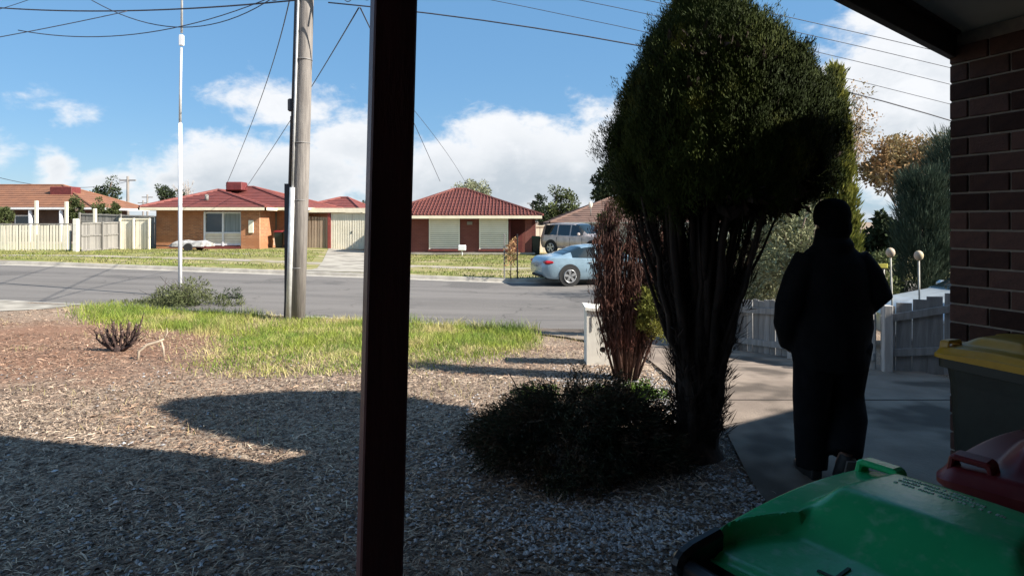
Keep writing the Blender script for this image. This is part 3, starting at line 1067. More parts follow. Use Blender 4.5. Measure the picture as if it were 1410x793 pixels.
def car(name, label, paint, loc, rz, prof, group=None, parts=True):
    """prof: station table (x, half width, z sill, z belt, z top, half width of roof); +x is the front"""
    t = thing(name, label, 'car', loc, rz, group)
    P_ = np.array(prof['st'], float)
    xs = np.unique(np.concatenate([np.linspace(P_[0, 0], P_[-1, 0], 56), np.array(prof['cuts'])]))
    f = lambda c, x: np.interp(x, P_[:, 0], P_[:, c])
    # a light smoothing of the outline
    def col(c):
        v = f(c, xs)
        for _ in range(2):
            v[1:-1] = (v[:-2] + 2 * v[1:-1] + v[2:]) / 4
        return v
    hw, zs, zb_, zt_, hr = (col(c) for c in (1, 2, 3, 4, 5))
    def half(i):
        w, s, b, z, r_ = hw[i], zs[i], zb_[i], zt_[i], hr[i]
        cab = max(z - b, 0.0)
        return [(w * .90, s), (w * .975, s + .10), (w, s + (b - s) * .48), (w * .985, s + (b - s) * .72), (w * .955, b - .025), (w * .92, b),
                (w * .92 + (r_ - w * .92) * .55, b + cab * .55), (r_ + .012, b + cab * .86), (r_ - .05, b + cab * .965), (r_ * .55, z), (0, z + .012)]
    nh = len(half(0))
    V = []
    for i in range(len(xs)):
        h = half(i)
        V += [(xs[i], -y, z) for y, z in h] + [(xs[i], y, z) for y, z in h[-2::-1]]
    n = 2 * nh - 1
    body_f, side_f, front_f, rear_f = [], [], [], []
    ca, cb, cc_, cd2 = prof['side']       # side glass from ca to cb
    pil = prof['pillars']
    for i in range(len(xs) - 1):
        xm = (xs[i] + xs[i + 1]) / 2
        for j in range(n - 1):
            q = (i * n + j, i * n + j + 1, (i + 1) * n + j + 1, (i + 1) * n + j)
            jj = j if j < nh - 1 else n - 2 - j
            isside = jj in (5, 6) and ca < xm < cb and not any(abs(xm - p) < .045 for p in pil)
            top = jj >= 8 or (jj == 7)
            if isside:
                side_f.append(q)
            elif jj >= 6 and jj != 6 and prof['ws'][0] < xm < prof['ws'][1]:
                front_f.append(q)
            elif jj >= 7 and prof['rw'][0] < xm < prof['rw'][1]:
                rear_f.append(q)
            else:
                body_f.append(q)
    body_f.append(tuple(range(n)))
    body_f.append(tuple((len(xs) - 1) * n + j for j in range(n - 1, -1, -1)))
    body_f += [(i * n, i * n + n - 1, (i + 1) * n + n - 1, (i + 1) * n) for i in range(len(xs) - 1)]

    def sub(fs, nm, m):
        idx = sorted({v for q in fs for v in q})
        mp_ = {v: i for i, v in enumerate(idx)}
        mb = MB()
        mb.add([V[v] for v in idx], [tuple(mp_[v] for v in q) for q in fs], True)
        o = mb.build(nm, m, t)
        es = o.modifiers.new('edge', 'EDGE_SPLIT')
        es.split_angle = R(38)
        return o
    bd = sub(body_f, 'body', paint)
    for sgn in (-1, 1):
        fs_ = [q for q in side_f if sum(V[v][1] for v in q) * sgn > 0]
        for lo, hi in zip([ca] + list(pil), list(pil) + [cb]):
            part_f = [q for q in fs_ if lo < sum(V[v][0] for v in q) / 4 < hi]
            if part_f:
                sub(part_f, 'side_window', M_TINT)
    if front_f:
        sub(front_f, 'windscreen', M_TINT)
    if rear_f:
        sub(rear_f, 'rear_window', M_TINT)
    wr = prof['wr']
    W = P_[:, 1].max()
    for x in prof['axles']:
        for s in (-1, 1):
            MB().tube([(x, s * (W - .10), wr + .03), (x, s * (W + .004), wr + .03)], wr + .075, 24, smooth=False).build('wheel_arch', M_BLACK, t)
            w = MB()
            w.tube([(x, s * (W - .19), wr), (x, s * (W - .02), wr), (x, s * (W + .012), wr)], [wr, wr, wr - .03], 26, smooth=False)
            wo = w.build('wheel', M_TYRE, t)
            MB().tube([(x, s * (W + .0), wr), (x, s * (W + .016), wr)], wr * .66, 24, smooth=False).build('hub_disc', M_BLACK, wo)
            rm = MB()
            rm.tube([(x, s * (W + .012), wr), (x, s * (W + .026), wr)], wr * .2, 12, smooth=False)
            for a_ in range(5):
                an = a_ * 2 * math.pi / 5 + .4
                c0 = Vector((x, s * (W + .022), wr))
                dv = Vector((math.cos(an), 0, math.sin(an)))
                dn = Vector((-math.sin(an), 0, math.cos(an)))
                aa, bb = c0 + dv * wr * .15, c0 + dv * wr * .66
                rm.loft([[aa - dn * .035 + Vector((0, .012 * k, 0)) for k in (-1, 1)] + [aa + dn * .035 + Vector((0, .012 * k, 0)) for k in (1, -1)],
                         [bb - dn * .055 + Vector((0, .012 * k, 0)) for k in (-1, 1)] + [bb + dn * .055 + Vector((0, .012 * k, 0)) for k in (1, -1)]])
            an = np.linspace(0, 2 * math.pi, 29)
            rm.tube([(x + wr * .68 * math.cos(a_), s * (W + .02), wr + wr * .68 * math.sin(a_)) for a_ in an], .018, 6)
            rm.build('rim', M_RIM, wo)
    for nm, m, c, d in prof['extra']:
        for s in (-1, 1):
            MB().bbox((c[0], c[1] * s, c[2]), d, min(d) * .35).build(nm, m, t)
    for nm, m, c, d in prof['single']:
        MB().bbox(c, d, min(d) * .3).build(nm, m, t)
    # door seams
    for x in prof['seams']:
        for s in (-1, 1):
            w_ = float(np.interp(x, P_[:, 0], P_[:, 1]))
            zs_, zb2 = float(np.interp(x, P_[:, 0], P_[:, 2])), float(np.interp(x, P_[:, 0], P_[:, 3]))
            MB().box((x, s * (w_ - .005), (zs_ + zb2) / 2 + .02), (.010, .014, (zb2 - zs_) * .62)).build('door_seam', M_BLACK, t)
    return t


SEDAN = dict(
    st=[(-2.28, .66, .42, .72, .74, .52), (-2.22, .78, .30, .90, .93, .62), (-2.05, .86, .24, .985, 1.00, .66), (-1.70, .895, .22, .985, 1.03, .68), (-1.45, .90, .20, .975, 1.10, .66),
        (-0.75, .90, .19, .95, 1.37, .60), (-0.2, .90, .19, .93, 1.42, .61), (0.35, .90, .19, .91, 1.39, .60), (0.72, .90, .19, .90, 1.26, .60), (1.22, .89, .20, .885, .955, .66), (1.45, .885, .20, .87, .90, .70), (1.9, .85, .22, .80, .82, .66), (2.15, .78, .26, .70, .72, .60), (2.27, .62, .34, .58, .60, .5)],
    cuts=[-1.42, -1.2, .66, 1.2, -.45], side=(-1.18, 0.98, 0, 0), pillars=(-0.22,), ws=(0.45, 1.22), rw=(-1.52, -0.82), wr=.325, axles=(-1.32, 1.38),
    extra=[('tail_lamp', M_TAIL, (-2.06, .72, .815), (.34, .30, .13)), ('head_lamp', M_LAMP, (2.02, .66, .64), (.28, .28, .12)), ('mirror', MATS.get('x', None), (.78, .98, .98), (.12, .17, .12)), ('door_handle', M_RIM, (-.55, .905, .80), (.16, .03, .03)), ('door_handle', M_RIM, (.35, .908, .79), (.16, .03, .03))],
    single=[('number_plate', M_PLATE, (-2.265, 0, .68), (.03, .37, .12)), ('rear_bumper_vent', M_BLACK, (-2.2, 0, .33), (.14, 1.1, .10))],
    seams=(-.22, .80))


def with_paint(prof, paint):
    q = dict(prof)
    q['extra'] = [(a, b or paint, c, d) for a, b, c, d in prof['extra']]
    return q


M_BLUE = mat('pale_blue_car_paint', (0.30, 0.42, 0.50), None, 3, 0.28, metal=0.35, coat=0.6, contrast=(.2, .8))
M_SILV = mat('pale_silver_car_paint', (0.55, 0.62, 0.68), None, 3, 0.28, metal=0.25, coat=0.6)
M_SUVP = mat('bronze_grey_car_paint', (0.50, 0.42, 0.38), None, 3, 0.3, metal=0.3, coat=0.5)
sed_c = Vector((2.32, 21.35, 0))
sedan = car('sedan_car', 'pale blue sedan parked at the kerb behind the bare brown shrub', M_BLUE, (2.88, 21.6, -0.47), R(16), with_paint(SEDAN, M_BLUE), 'cars parked in the street')
sedan.scale = (.94, .94, .94)
SUV = dict(
    st=[(-2.2, .74, .50, 1.0, 1.06, .60), (-2.14, .84, .36, 1.05, 1.50, .62), (-2.0, .89, .34, 1.06, 1.66, .64), (-1.2, .90, .32, 1.05, 1.72, .66), (0.1, .90, .32, 1.03, 1.70, .65), (0.45, .90, .32, 1.03, 1.60, .65), (1.0, .90, .33, 1.03, 1.12, .70), (1.2, .89, .33, 1.01, 1.05, .72), (1.9, .86, .35, .97, 1.0, .68), (2.12, .80, .38, .88, .90, .62), (2.2, .7, .42, .74, .76, .55)],
    cuts=[-1.9, .45, 1.0], side=(-1.85, .75, 0, 0), pillars=(-.95, -.05), ws=(.2, 1.02), rw=(-2.16, -2.02), wr=.35, axles=(-1.35, 1.4),
    extra=[('head_lamp', M_LAMP, (2.06, .64, .82), (.22, .30, .16)), ('mirror', None, (.62, 1.0, 1.12), (.12, .2, .16)), ('fog_lamp', M_BLACK, (2.14, .58, .52), (.10, .22, .10))],
    single=[('grille', M_RIM, (2.17, 0, .80), (.08, .8, .18)), ('bumper_intake', M_BLACK, (2.18, 0, .56), (.08, .9, .10)), ('number_plate', M_PLATE, (2.215, 0, .64), (.02, .37, .11))],
    seams=(-.95, -.05, .75))
car('suv_car', 'bronze grey four wheel drive parked in the drive behind the pale blue sedan', M_SUVP, (3.75, 34.0, float(H(3.75, 34.0)) + 0.10), R(-42), with_paint(SUV, M_SUVP), 'cars parked in the street')
car('hatch_car', 'pale silver car behind the slanting grey fence by the brick wall', M_SILV, (7.95, 9.3, -0.36), R(183), with_paint(SEDAN, M_SILV), 'cars parked in the street')

# ------------------------------------------------------------------ houses over the road
M_TILE_RED = mat('red_roof_paint', (0.20, 0.052, 0.04), (0.145, 0.038, 0.03), 2.0, 0.7, 0.3, 10)
M_TILE_ORA = mat('orange_roof_tile', (0.235, 0.105, 0.056), (0.18, 0.082, 0.047), 1.5, 0.8, 0.3, 10)
M_TILE_BRO = mat('brown_roof_tile', (0.15, 0.088, 0.066), (0.11, 0.066, 0.05), 1.5, 0.85, 0.3, 10)
M_TILE_TER = mat('terracotta_roof_tile', (0.155, 0.042, 0.03), (0.11, 0.03, 0.024), 2.5, 0.75, 0.2, 10)
M_FASCIA = mat('cream_fascia_paint', (0.80, 0.72, 0.55), (0.72, 0.64, 0.48), 3, 0.6)
M_CREAM = mat('cream_sheet_paint', (0.80, 0.74, 0.60), (0.72, 0.66, 0.52), 2, 0.6)
M_SHUT = mat('cream_shutter_paint', (0.85, 0.82, 0.70), (0.80, 0.77, 0.65), 2, 0.55)
M_EAVE = mat('eave_lining', (0.35, 0.30, 0.22), None, 3, 0.7)
M_GLASSW = glass('dark_window_glass', (0.02, 0.028, 0.03))
M_CURT = mat('grey_curtain', (0.32, 0.36, 0.36), (0.16, 0.19, 0.2), 6, 0.9, stretch=(4, 1, .05))
M_DOOR = mat('green_grey_door', (0.12, 0.16, 0.13), None, 3, 0.6)
M_DRED = mat('dark_red_sill', (0.16, 0.035, 0.03), None, 3, 0.7)
M_GREYT = mat('weathered_grey_timber', (0.26, 0.245, 0.22), (0.19, 0.18, 0.165), 3, 0.9, 0.2, stretch=(3, 3, .4), island=0.22)
M_BRNT = mat('brown_weathered_timber', (0.36, 0.27, 0.19), (0.24, 0.17, 0.12), 3, 0.9, 0.2, stretch=(3, 3, .4), island=0.25)


def brickwork(name, c, c2, mortar, sx=4.2):
    m = bpy.data.materials.new(name)
    m.use_nodes = True
    k = NT(m.node_tree)
    b = m.node_tree.nodes['Principled BSDF']
    b.inputs['Roughness'].default_value = 0.9
    tc = k.n('ShaderNodeTexCoord')
    sp = k.n('ShaderNodeSeparateXYZ')
    k.link(tc.outputs['Object'], sp.inputs[0])
    cb = k.n('ShaderNodeCombineXYZ')
    k.link(k.m('ADD', sp.outputs[0], sp.outputs[1]), cb.inputs[0])
    k.link(sp.outputs[2], cb.inputs[1])
    br = k.n('ShaderNodeTexBrick')
    br.inputs['Scale'].default_value = 1.0
    br.inputs['Brick Width'].default_value = 0.24
    br.inputs['Row Height'].default_value = 0.086
    br.inputs['Mortar Size'].default_value = 0.006
    br.inputs['Color1'].default_value = (*c, 1)
    br.inputs['Color2'].default_value = (*c2, 1)
    br.inputs['Mortar'].default_value = (*mortar, 1)
    k.link(cb.outputs[0], br.inputs['Vector'])
    col = k.mix(k.ss(k.noise(tc.outputs['Object'], 1.2, 4, .6), .35, .7), br.outputs[0], tuple(x * .78 for x in c))
    k.link(col, b.inputs['Base Color'])
    MATS[name] = m
    return m


M_BRA = brickwork('orange_brickwork', (0.44, 0.18, 0.08), (0.25, 0.10, 0.05), (0.46, 0.32, 0.2))
M_BRB = brickwork('dark_red_brickwork', (0.20, 0.06, 0.045), (0.155, 0.045, 0.036), (0.20, 0.10, 0.08))
M_BRC = brickwork('brown_brickwork', (0.10, 0.06, 0.045), (0.08, 0.05, 0.04), (0.12, 0.09, 0.07))


def hip_roof(parent, x0, x1, y0, y1, ze, ridge, m, tiles=0, name='roof', gutter=True, gm=None):
    """hip roof over a rectangle; ridge = two points (x, y, z)"""
    (ax, ay, az_), (bx, by, bz) = ridge
    mb = MB()
    c = [(x0, y0, ze), (x1, y0, ze), (x1, y1, ze), (x0, y1, ze)]
    a, b = (ax, ay, az_), (bx, by, bz)
    alongx = abs(bx - ax) >= abs(by - ay)
    if alongx:
        quads = [((c[0], c[1]), (a, b)), ((c[1], c[2]), (b, b)), ((c[2], c[3]), (b, a)), ((c[3], c[0]), (a, a))]
    else:
        quads = [((c[0], c[1]), (a, a)), ((c[1], c[2]), (a, b)), ((c[2], c[3]), (b, b)), ((c[3], c[0]), (b, a))]
    n = max(tiles, 1)
    for (p, q), (r_, s_) in quads:
        p, q, r_, s_ = Vector(p), Vector(q), Vector(r_), Vector(s_)
        nrm = (q - p).cross(r_ - p).normalized()
        for i in range(n):
            t0, t1 = i / n, (i + 1) / n
            lift = nrm * (0.035 if n > 1 else 0)
            l0, l1 = p.lerp(r_, t0) + lift, p.lerp(r_, t1)
            m0, m1 = q.lerp(s_, t0) + lift, q.lerp(s_, t1)
            if (l1 - m1).length < 1e-4:
                mb.add([l0, m0, l1], [(0, 1, 2)])
            else:
                mb.add([l0, m0, m1, l1], [(0, 1, 2, 3)])
            if n > 1:
                mb.add([l0, m0, m0 - lift, l0 - lift], [(0, 1, 2, 3)])
    mb.add([(x0, y0, ze - .01), (x1, y0, ze - .01), (x1, y1, ze - .01), (x0, y1, ze - .01)], [(0, 1, 2, 3)])
    ro = mb.build(name, m, parent)
    caps = MB()
    for e in ((c[0], a), (c[1], b if alongx else a), (c[2], b), (c[3], a if alongx else b), (a, b)):
        caps.tube([Vector(e[0]) + Vector((0, 0, .03)), Vector(e[1]) + Vector((0, 0, .03))], 0.09, 6, smooth=False)
    caps.build('ridge_cap', m, ro)
    if gutter:
        g = MB()
        for (p, q) in ((c[0], c[1]), (c[1], c[2]), (c[3], c[0])):
            p, q = Vector(p), Vector(q)
            d = (q - p).normalized()
            M = Matrix.Rotation(math.atan2(d.y, d.x), 3, 'Z')
            mid = (p + q) / 2
            g.box((mid.x, mid.y, ze - .09), ((q - p).length + .10, .10, .16), M)
        g.build('gutter', gm or M_FASCIA, parent)
    return ro


def wall_box(parent, x0, x1, y0, y1, z0, z1, m, name='wall'):
    return MB().box(((x0 + x1) / 2, (y0 + y1) / 2, (z0 + z1) / 2), (x1 - x0, y1 - y0, z1 - z0)).build(name, m, parent)


# --- red-roofed house on the left
hA = thing('red_roof_house', 'orange brick house with bright red hip roof over the road', 'house', (0, 0, 0))
wall_box(hA, -20.75, -17.95, 36.0, 44, -.1, 2.42, M_BRA)
wall_box(hA, -17.95, -15.7, 36.12, 44, -.1, 2.42, M_BRA)
wall_box(hA, -15.7, -14.62, 35.75, 38.2, -.1, 2.42, M_BRA, 'pillar')
wall_box(hA, -15.7, -12.9, 38.2, 46, -.1, 2.5, M_BRA)
fw = MB()
for x in (-17.93, -16.86, -15.78):
    fw.box((x, 36.06, 1.22), (.10, .14, 2.0))
for z in (2.16, .98, .30):
    fw.box((-16.86, 36.07, z), (2.05, .12, .09))
win = fw.build('window', M_WHITE, hA)
MB().box((-17.39, 36.10, 1.57), (.96, .02, 1.1)).build('pane', M_GLASSW, win)
MB().box((-16.32, 36.10, 1.57), (.98, .02, 1.1)).build('pane', M_CURT, win)
for x in (-17.39, -16.32):
    pn = MB()
    for i in range(4):
        pn.box((x, 36.095 + .004 * (i % 2), .41 + i * .15), (.98, .03, .135))
    pn.build('panel', M_CREAM, win)
MB().box((-16.9, 35.9, .1), (2.3, .35, .22)).build('step', M_DRED, hA)
MB().box((-14.98, 38.18, 1.18), (.85, .06, 2.05)).build('door', M_DOOR, hA)
MB().box((-14.98, 37.9, .62), (.9, .06, .9)).build('porch_gate', M_CREAM, hA)
MB().tube([(-14.66, 35.8, -.1), (-14.66, 35.8, 2.4)], .045, 8).build('downpipe', M_FASCIA, hA)
MB().bbox((-15.1, 35.72, 1.35), (.3, .06, .75), .02).build('meter_box', M_CREAM, hA)
rA = hip_roof(hA, -21.35, -14.1, 35.35, 44.5, 2.46, ((-18.7, 39.3, 3.62), (-18.7, 42, 3.62)), M_TILE_RED, 11)
hip_roof(hA, -19.3, -12.4, 37.0, 46.5, 2.50, ((-18.6, 42.0, 3.95), (-17.6, 42.0, 3.95)), M_TILE_RED, 13)
MB().bbox((-18.1, 40.6, 3.95), (1.05, .9, .55), .05).build('rooftop_cooler', mat('dark_red_metal', (0.16, 0.03, 0.028), None, 4, .6), hA)
MB().tube([(-18.2, 36.8, 2.9), (-18.2, 36.8, 3.25)], .11, 8).build('roof_vent', M_GREYT, hA)

# covered trailer in front of it
tr = thing('trailer', 'low trailer under a white tarpaulin parked on the lawn beneath the brick wall', 'trailer', (-17.3, 33.4, float(H(-17.3, 33.4))), R(4))
tb = []
for x, h, w in ((-1.0, .36, .5), (-.8, .5, .6), (-.2, .56, .62), (.2, .50, .62), (.7, .54, .6), (1.0, .42, .5)):
    tb.append([(x, -w, .26), (x, -w * .95, h * .9), (x, 0, h + .05), (x, w * .95, h * .9), (x, w, .26)])
MB().loft(tb).build('tarpaulin', mat('white_tarpaulin', (0.48, 0.47, 0.45), (0.2, 0.19, 0.18), 4, .6), tr)
MB().box((0, 0, .24), (1.9, 1.1, .10)).build('tray', M_DRED, tr)
for s in (-1, 1):
    MB().tube([(.1, s * .66, .22), (.1, s * .78, .22)], .22, 16, smooth=False).build('wheel', M_TYRE, tr)
MB().tube([(-1.0, 0, .28), (-1.9, 0, .3)], .03, 6).build('drawbar', M_BLACK, tr)

# --- garage and its gate
hG = thing('garage', 'cream ribbed garage doors under a pale beam at the end of the drive', 'garage', (0, 0, 0))
for (a, b) in ((-11.15, -9.85), (-9.83, -8.5)):
    d = MB()
    n = 9
    w = (b - a) / n
    d.box(((a + b) / 2, 38.03, 1.06), (b - a, .03, 2.24))
    for i in range(n):
        d.box((a + (i + .4) * w, 38.0, 1.06), (w * .5, .04, 2.2))
    d.build('door_leaf', M_CREAM, hG)
MB().box((-9.84, 37.97, 1.0), (.06, .05, .12)).build('handle', M_BLACK, hG)
MB().box((-11.24, 37.98, 1.06), (.16, .16, 2.3)).build('post', mat('red_post_paint', (0.26, 0.05, 0.04)), hG)
MB().box((-10.45, 37.9, 2.33), (4.5, .2, .26)).build('beam', M_FASCIA, hG)
MB().box((-10.45, 40.6, 2.44), (4.5, 5.2, .06)).build('roof', M_CREAM, hG)
MB().box((-8.38, 38.4, 1.1), (.16, .8, 2.3)).build('side_wall', M_BRB, hG)
fG = paling_fence('timber_screen', 'brown timber plank screen between red roofed house and cream garage', 'fence', (-12.7, 38.0), (-11.32, 38.0), 1.95, 1.95, 0.17, (M_BRNT, M_BRNT, M_BRNT), posts=(), rails=(), jitter=.005, gap=.03)

# --- dark red brick house with shutters
hB = thing('shuttered_house', 'dark red brick house with tiled hip roof and two closed cream shutters', 'house', (0, 0, 0))
wall_box(hB, -7.0, -.25, 35.0, 45, -.5, 1.86, M_BRB)
wall_box(hB, -.25, 1.4, 36.5, 45, -.5, 1.86, M_BRB)
wall_box(hB, .74, 1.12, 34.95, 35.33, -.5, 1.86, M_BRB, 'pillar')
MB().box((-2.9, 34.9, -.16), (8.4, .3, .12)).build('plinth', M_CONC, hB)
for (a, b) in ((-4.69, -2.96), (-1.85, -.22)):
    s = MB()
    n = 15
    for i in range(n):
        z0 = .10 + i * 1.72 / n
        s.box(((a + b) / 2, 34.93 + (.012 if i in (3, 5, 7) else 0), z0 + 1.72 / n / 2), (b - a - .12, .05, 1.72 / n - (.030 if i < 8 else .012)))
    so = s.build('roller_shutter', M_SHUT, hB)
    MB().box(((a + b) / 2, 34.985, .96), (b - a - .1, .03, 1.74)).build('shutter_back', M_EAVE, so)
    fr_ = MB()
    for x in (a + .03, b - .03):
        fr_.box((x, 34.92, .96), (.07, .09, 1.76))
    fr_.build('shutter_frame', M_SHUT, so)
    MB().box(((a + b) / 2, 34.90, .03), (b - a + .1, .16, .10)).build('sill', M_DRED, hB)
MB().box((.2, 36.45, .75), (.8, .06, 1.95)).build('door', M_DRED, hB)
rB = hip_roof(hB, -7.5, 1.72, 34.3, 46.0, 1.98, ((-3.7, 39.2, 3.66), (-2.9, 39.2, 3.66)), M_TILE_TER, 17)
# tile rolls running up the front slope
rl = MB()
for i in range(46):
    x = -7.3 + i * 0.2
    x_r = -3.7 if x < -3.7 else (-2.9 if x > -2.9 else x)
    tt = 1.0 if -3.7 <= x <= -2.9 else ((x + 7.5) / 3.8 if x < -3.7 else (1.72 - x) / 4.62)
    p0 = Vector((x, 34.3, 2.02))
    p1 = Vector((x, 34.3 + 4.9 * tt, 2.02 + 1.68 * tt))
    rl.tube([p0, p1], .035, 5, cap=False)
tag(rl.build('tile_roll', M_TILE_TER, rB), kind='stuff')
MB().tube([(-3.0, 40.5, 3.6), (-3.0, 40.5, 4.2)], .025, 6).build('antenna', M_BLACK, hB)
MB().tube([(-.12, 34.88, -.3), (-.12, 34.88, 1.8)], .05, 8).build('downpipe', M_DRED, hB)
MB().bbox((-2.4, 34.96, 1.55), (.3, .05, .18), .01).build('wall_vent', M_GREYT, hB)
# its little letterbox
lb2 = thing('small_letterbox', 'small white letterbox on a stem in front of the shuttered house', 'letterbox', (-2.75, 34.0, float(H(-2.75, 34.0))))
MB().tube([(0, 0, 0), (0, 0, .32)], .04, 8).build('stem', M_WHITE, lb2)
MB().bbox((0, 0, .45), (.42, .3, .3), .03).build('box', M_WHITE, lb2)

# --- brown-roofed house behind the cars
hC = thing('brown_roof_house', 'low house with weathered brown tiled roof behind the parked cars', 'house', (0, 0, 0))
wall_box(hC, 4.0, 22, 48, 58, -.5, 1.5, M_BRC)
hip_roof(hC, 2.9, 23, 47.3, 59, 1.55, ((8.3, 52.5, 3.62), (17, 52.5, 3.62)), M_TILE_BRO, 12, gm=mat('brown_gutter', (0.10, 0.08, 0.07)))
MB().tube([(6.2, 48.6, 2.1), (6.2, 48.6, 2.75)], .03, 6).build('dish_stem', M_GREYT, hC)
MB().sphere((6.15, 48.4, 2.95), .27, 12, (.6, .25, 1)).build('dish', M_CREAM, hC)

# --- orange-roofed house at far left
hO = thing('orange_roof_house', 'long low house with orange tiled roof behind the pale picket fence', 'house', (0, 0, 0))
wall_box(hO, -52, -34.0, 49, 54.5, -.2, 2.7, M_BRC)
hip_roof(hO, -53, -32.6, 48, 55.4, 2.75, ((-48.0, 51.7, 4.65), (-37.6, 51.7, 4.65)), M_TILE_ORA, 10, gm=M_WHITE)
MB().bbox((-36.6, 50.6, 4.1), (1.8, 1.1, .75), .05).build('rooftop_cooler', mat('dark_red_metal', (0.16, 0.03, 0.028), None, 4, .6), hO)
for x in (-37.6, -35.2):
    MB().tube([(x, 48.2, -.2), (x, 48.2, 2.7)], .14, 8).build('verandah_post', M_WHITE, hO)
wO = MB().box((-38.6, 48.95, 1.5), (1.6, .1, 1.3)).build('window', M_WHITE, hO)
MB().box((-38.6, 48.90, 1.5), (1.4, .04, 1.1)).build('pane', M_GLASSW, wO)

# --- far red roofs behind the garage
for i, (lab, xa, xb, y0, ze, xr, zr, m) in enumerate((
        ('red hip roof of a house peeping over the cream garage beam', -17.2, -11.2, 46, 2.4, -13.9, 3.55, M_TILE_RED),
        ('brown hip roof low behind the garage next to the verandah post', -14.0, -8.5, 58, 2.4, -11.6, 3.55, M_TILE_BRO))):
    h_ = thing('far_house', lab, 'house', (0, 0, 0))
    wall_box(h_, xa + .5, xb - .5, y0 + .6, y0 + 7, -.2, ze, M_BRC)
    hip_roof(h_, xa, xb, y0, y0 + 8, ze, ((xr, y0 + 4, zr), (xr + .6, y0 + 4, zr)), m, 8)

# --- fences over the road
def zed(x, y):
    return float(H(x, y))


paling_fence('picket_fence', 'cream picket fence before the orange roofed house at far left', 'fence', (-34.0, 34.0), (-24.3, 34.0), 1.42, 1.42, 0.17, (M_CREAM, M_GREYT, M_GREYT), 'fences over the road', posts=(.45, .7, .86, .99), rails=(1.02,), railside=-1, gap=.045)
for x, y, h, lab in ((-26.5, 34.4, 2.75, 'tall cream post behind the middle of the picket fence'), (-24.9, 34.5, 2.7, 'tall cream post behind the right end of the picket fence'), (-22.7, 33.6, 2.3, 'tall cream post behind the grey plank fence')):
    o = MB().bbox((0, 0, h / 2), (.14, .14, h), .01).build('gate_post', M_CREAM, None, (x, y, zed(x, y)))
    tag(o, lab, 'post', 'tall cream posts')
o = MB().bbox((0, 0, .85), (.22, .22, 1.75), .02).build('gate_post', M_REND, None, (-22.6, 32.0, zed(-22.6, 32)))
tag(o, 'stout pale pillar at the street end of the grey plank fence', 'post')
paling_fence('plank_fence', 'weathered grey plank fence running back from the stout pale pillar', 'fence', (-22.4, 32.1), (-22.5, 35.3), 1.55, 1.6, 0.16, (M_GREYT, M_GREYT, M_GREYT), 'fences over the road', posts=(.5, .98), rails=(.06, .55, .96), railside=1)
paling_fence('plank_fence', 'taller grey plank fence with gaps behind the cream sheet gate', 'fence', (-26.8, 38.2), (-21.5, 38.2), 2.15, 1.95, 0.2, (M_GREYT, M_GREYT, M_GREYT), 'fences over the road', posts=(.02, .5), rails=(.75, .96))
paling_fence('sheet_gate', 'cream ribbed sheet gate left of the orange brick house', 'gate', (-22.45, 35.4), (-20.72, 35.4), 1.78, 1.78, 0.2, (M_CREAM, M_CREAM, M_CREAM), 'fences over the road', posts=(.02, .47, .98), rails=(.98,), jitter=.004, gap=.02)
paling_fence('sheet_fence', 'cream sheet fence between shuttered house and parked four wheel drive', 'fence', (1.45, 38), (4.3, 38), 1.65, 1.65, 0.24, (M_CREAM, M_CREAM, M_CREAM), 'fences over the road', posts=(), rails=(.98,), jitter=.003, gap=.03)
M_GRYS = mat('grey_green_sheet', (0.22, 0.24, 0.22), None, 3, .7)
paling_fence('sheet_fence', 'grey green sheet fence below the brown tiled roof', 'fence', (3.4, 40), (16, 40), 1.85, 1.85, 0.24, (M_GRYS, M_GRYS, M_GRYS), 'fences over the road', posts=(), rails=(.98,), jitter=.003, gap=.02)

# small bins over the road
def far_bin(label, x, y, lidm):
    t = thing('kerb_bin', label, 'bin', (x, y, zed(x, y)), R(rnd.uniform(-8, 8)), 'bins over the road')
    MB().loft([rrect(.2, .23, .05, .02, n=3), rrect(.27, .33, .05, .95, n=3)]).build('body', M_BINBODY, t)
    MB().loft([rrect(.29, .35, .05, .95, n=3), rrect(.29, .35, .05, 1.0, n=3), rrect(.2, .25, .05, 1.06, n=3)]).build('lid', lidm, t)
    for s in (-1, 1):
        MB().tube([(s * .22 - .02, .25, .1), (s * .22 + .02, .25, .1)], .1, 10, smooth=False).build('wheel', M_TYRE, t)
    return t


far_bin('dark green bin standing beside the pillar of the shuttered house', 1.35, 35.3, mat('dark_green_lid', (0.02, 0.06, 0.03)))
far_bin('red lidded bin in the porch of the red roofed house', -14.0, 37.2, M_REDLID)
far_bin('dark bin half hidden by the power pole at the red roofed house', -13.35, 37.0, M_HANDLE)

# far power poles
for lab, px, py0, py1, Y in (('bare timber power pole standing behind the grey plank fence', 176, 243, 300, 62), ('small far power pole between dark tree and red roof', 203, 268, 300, 90), ('thin far power pole left of the small one', 197, 276, 300, 95), ('far power pole with crossarm right of the tiled roof', 734, 276, 300, 80)):
    a, b = P(px, py0, Y), P(px, 330, Y)
    t = thing('far_power_pole', lab, 'power pole', (a.x, a.y, b.z), 0, 'far power poles')
    MB().tube([(0, 0, 0), (0, 0, a.z - b.z)], [.16, .12], 8).build('pole', M_WOOD, t)
    MB().box((0, 0, a.z - b.z - .4), (1.6, .12, .12)).build('crossarm', M_WOOD, t)

